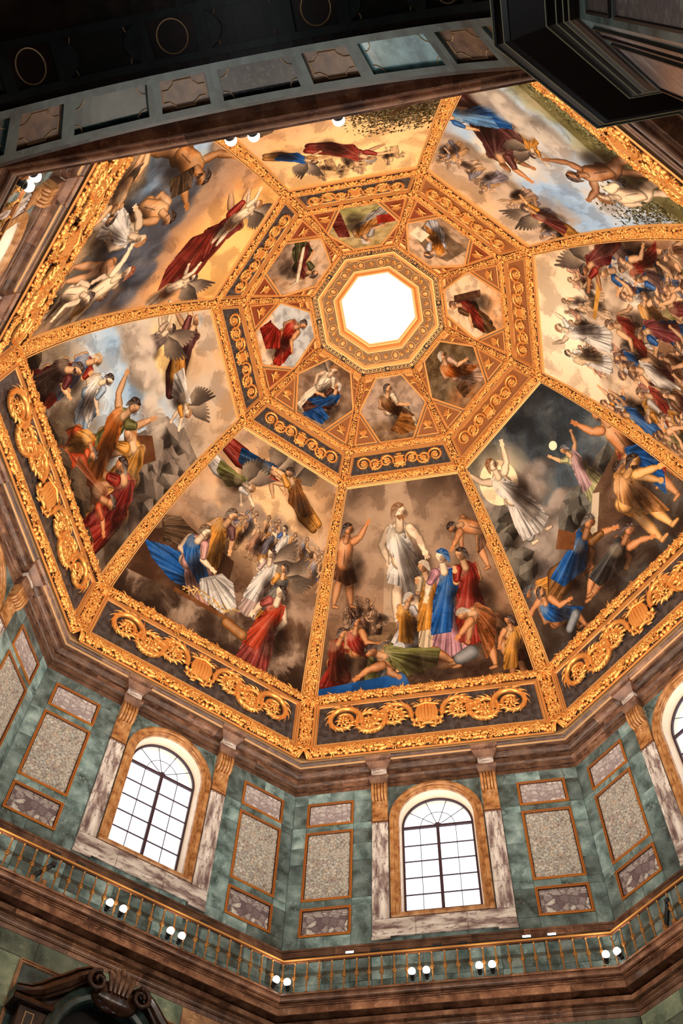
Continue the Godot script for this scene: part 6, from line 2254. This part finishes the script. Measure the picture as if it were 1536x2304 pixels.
func pediment() -> void:
	var t := side_turn(7)
	var A0 := 13.45
	var fo := base("wall_frame", t, pt(-2.9, 12.0, LAP))
	tag(fo, "square stone moulding framing the dark scrolled pediment at lower left", "frame")
	var fm := mb()
	rect_frame(fm, -2.95, 2.95, 8.0, 18.45, LAP - 0.01, [Vector2(0, 0), Vector2(0, 0.08), Vector2(0.04, 0.1), Vector2(0.06, 0.06), Vector2(0.1, 0.06), Vector2(0.12, 0.02)])
	put("moulding", finish(fm), M.lower_tan, fo)
	var bk := mb()
	slab(bk, -2.83, 2.83, 8.1, 18.33, LAP - 0.02, LAP, 0.0)
	put("field", finish(bk), M.green0, fo)
	var o := base("pediment", t, pt(0, 16.0, A0))
	tag(o, "dark polished marble pediment with two scrolls and shell crest at lower left", "pediment")
	for s in [-1.0, 1.0]:
		var line := [Vector2(s * 2.95, 17.12), Vector2(s * 2.5, 17.2), Vector2(s * 2.2, 17.36), Vector2(s * 1.9, 17.62), Vector2(s * 1.55, 17.9), Vector2(s * 1.25, 18.2), Vector2(s * 0.95, 18.42), Vector2(s * 0.68, 18.48), Vector2(s * 0.5, 18.38)]
		var wid := [0.15, 0.2, 0.24, 0.27, 0.27, 0.25, 0.22, 0.17, 0.1]
		var st := mb()
		sweep_band(st, line, wid, A0, A0 + 0.7)
		put("swan_neck", finish(st), M.pediment, o)
		var vp := []; var vr := []
		for i in 29:
			var u := i / 28.0
			var a := PI * 0.55 - u * TAU * 1.4
			var r := lerpf(0.34, 0.05, u)
			vp.append(pt(s * (0.72 - cos(a) * r * -1.0), 18.16 + sin(a) * r, A0 - 0.04 - u * 0.1)); vr.append(lerpf(0.09, 0.05, u))
		var vo := mb(false)
		tube(vo, vp, vr, 8)
		put("volute", finish(vo), M.pediment, o)
		var co := mb()
		slab(co, minf(s * 2.95, s * 1.7), maxf(s * 2.95, s * 1.7), 16.86, 17.02, A0 + 0.1, A0 + 0.8, 0.03)
		put("lower_moulding", finish(co), M.pediment, o)
		# pier under the scroll, with a thin framed inlay
		var pi := mb()
		slab(pi, minf(s * 2.66, s * 1.75), maxf(s * 2.66, s * 1.75), 8.0, 16.86, A0 + 0.3, A0 + 0.8, 0.03)
		put("pier", finish(pi), M.brown0, o)
		var il := mb()
		rect_frame(il, s * 2.3 - 0.14, s * 2.3 + 0.14, 10.0, 16.7, A0 + 0.3, [Vector2(0, 0), Vector2(0, 0.02), Vector2(0.03, 0.02), Vector2(0.03, 0.0)])
		put("inlay_frame", finish(il), M.inlay, o)
		var ic := mb()
		slab(ic, s * 2.3 - 0.1, s * 2.3 + 0.1, 10.05, 16.65, A0 + 0.296, A0 + 0.3, 0.0)
		put("inlay", finish(ic), M.slate, o)
	# shell crest between the scrolls
	for i in 5:
		var x := (i - 2) * 0.17
		var top := 18.82 - absf(i - 2) * 0.1
		var st := mb(false)
		tube(st, [pt(x * 1.15, top, A0 - 0.02), pt(x, 18.45, A0 - 0.12), pt(x * 0.8, 18.0, A0 - 0.06)], [0.085, 0.11, 0.05], 8)
		put("lobe", finish(st), M.pediment_pale, o)
	var cr := mb(false)
	ball(cr, pt(0, 18.0, A0 + 0.2), Vector3(0.8, 0.5, 0.25), 14, 8)
	put("crest", finish(cr), M.pediment, o)
	# arch ring and the dark recess
	var rows := []
	for e in [[1.85, 0.5], [1.85, 0.2], [1.75, 0.14], [1.66, 0.2], [1.6, 0.18], [1.48, 0.22], [1.44, 0.18], [1.4, 0.24], [1.4, 0.7]]:
		var row := [pt(-e[0], 8.0, A0 + e[1])]
		for p in window_arc(e[0], 16.42, 24):
			row.append(pt(p.x, p.y, A0 + e[1]))
		row.append(pt(e[0], 8.0, A0 + e[1]))
		rows.append(row)
	var ar := mb()
	lattice(ar, rows)
	put("arch_ring", finish(ar), M.soffit_green, o)
	var dk := mb()
	slab(dk, -1.5, 1.5, 8.0, 17.9, A0 + 0.68, A0 + 0.7, 0.0)
	put("recess", finish(dk), M.dark, o)
	var fd := mb()
	var fill := []
	for r in [1.84, 2.7]:
		var row := []
		for i in 13:
			var a := PI - PI * i / 12.0
			row.append(pt(cos(a) * r * (1.0 if r < 2.0 else 0.98), 16.42 + sin(a) * (r if r < 2.0 else 2.0), A0 + 0.5))
		fill.append(row)
	lattice(fd, fill)
	put("spandrel", finish(fd), M.pediment, o)

func added_floor_lamp(p: Vector3, where: String) -> void:  # added out of view to brighten the lower walls and near arch
	var o := Node3D.new()
	o.name = numbered("added_floor_lamp")
	o.position = p
	add_child(o)
	ORG = Vector3.ZERO
	tag(o, "added unseen fill lamp with round globe below the view, " + where, "lamp", "added fill lamps below the view")
	var st := mb(false)
	lathe(st, [Vector2(0, 0), Vector2(0.25, 0), Vector2(0.25, 0.03), Vector2(0.04, 0.06), Vector2(0.03, 1.9), Vector2(0.09, 1.96), Vector2(0.0, 1.98)], 16, Vector3.ZERO)
	put("pole", finish(st), M.black, o)
	var g := mb(false)
	ball(g, Vector3(0, 2.15, 0), Vector3.ONE * 0.2, 20, 12)
	put("globe", finish(g), M.lens, o)
	var l := OmniLight3D.new()
	l.name = numbered("added_floor_lamp_light")
	l.light_color = Color(0.94, 0.98, 1.0)
	l.light_energy = 6.0
	l.light_size = 0.18
	l.omni_range = 60.0
	l.omni_attenuation = 2.0
	l.shadow_enabled = true
	l.position = p + Vector3(0, 2.15, 0)
	add_child(l)

# added unseen fill light on the far lower wall, aimed at the near arch
func added_wall_flood(sx: float, where: String) -> void:
	var t := side_turn(0)
	var at := pt(sx, 8.0, LAP - 0.5)
	var o := base("added_bracket_light", t, at)
	tag(o, "%s added fill light on a bracket low on the far wall, below the view" % where, "floodlight")
	var target := Basis(Vector3.UP, t).inverse() * (Basis(Vector3.UP, side_turn(4)) * pt(-0.8, 13.6, 14.2))
	var dir := (target - at).normalized()
	ORG = Vector3.ZERO
	var h := mb(false)
	lathe(h, [Vector2(0.0, -0.3), Vector2(0.1, -0.3), Vector2(0.14, -0.2), Vector2(0.2, -0.02), Vector2(0.21, 0.02), Vector2(0.19, 0.02), Vector2(0.18, 0.0)], 18, Vector3.ZERO, dir)
	put("housing", finish(h), M.black, o)
	var le := mb(false)
	lathe(le, [Vector2(0.185, 0.0), Vector2(0.15, 0.03), Vector2(0.08, 0.05), Vector2(0.0, 0.06)], 18, Vector3.ZERO, dir)
	put("lens", finish(le), M.lens, o)
	var br := mb()
	tube(br, [Vector3(0, -0.25, -0.5), Vector3(0, -0.25, 0.0), Vector3(0, -0.1, 0.0)], [0.03, 0.03, 0.03], 6)
	put("bracket", finish(br), M.black, o)
	var l := SpotLight3D.new()
	l.name = numbered("added_bracket_beam")
	l.light_color = Color(0.93, 0.97, 1.0)
	l.light_energy = 100.0
	l.light_size = 0.18
	l.spot_angle = 12.0
	l.spot_angle_attenuation = 0.8
	l.spot_range = 80.0
	l.spot_attenuation = 2.0
	l.shadow_enabled = true
	var w := Basis(Vector3.UP, t)
	l.position = w * (at + dir * 0.09)
	l.basis = Basis.looking_at(w * dir, Vector3.UP)
	add_child(l)

func projector(k: int, sx: float, where: String) -> void:
	var at := pt(sx, 20.32, 13.55)
	var o := base("projector", side_turn(k), at)
	tag(o, "dark tube projector on orange blocks behind the " + where, "projector")
	for e in [-0.22, 0.18]:
		var b := mb()
		slab(b, sx + e, sx + e + 0.16, 20.32, 20.6, 13.45, 13.6, 0.015)
		put("block", finish(b), M.giallo, o)
	var p := mb()
	tube(p, [pt(sx - 0.1, 20.62, 13.55), pt(sx + 0.3, 21.15, 13.4)], [0.075, 0.085], 10)
	put("tube", finish(p), M.black, o)
	var f := mb()
	slab(f, sx + 0.24, sx + 0.4, 21.08, 21.24, 13.3, 13.4, 0.015)
	put("head", finish(f), M.black, o)
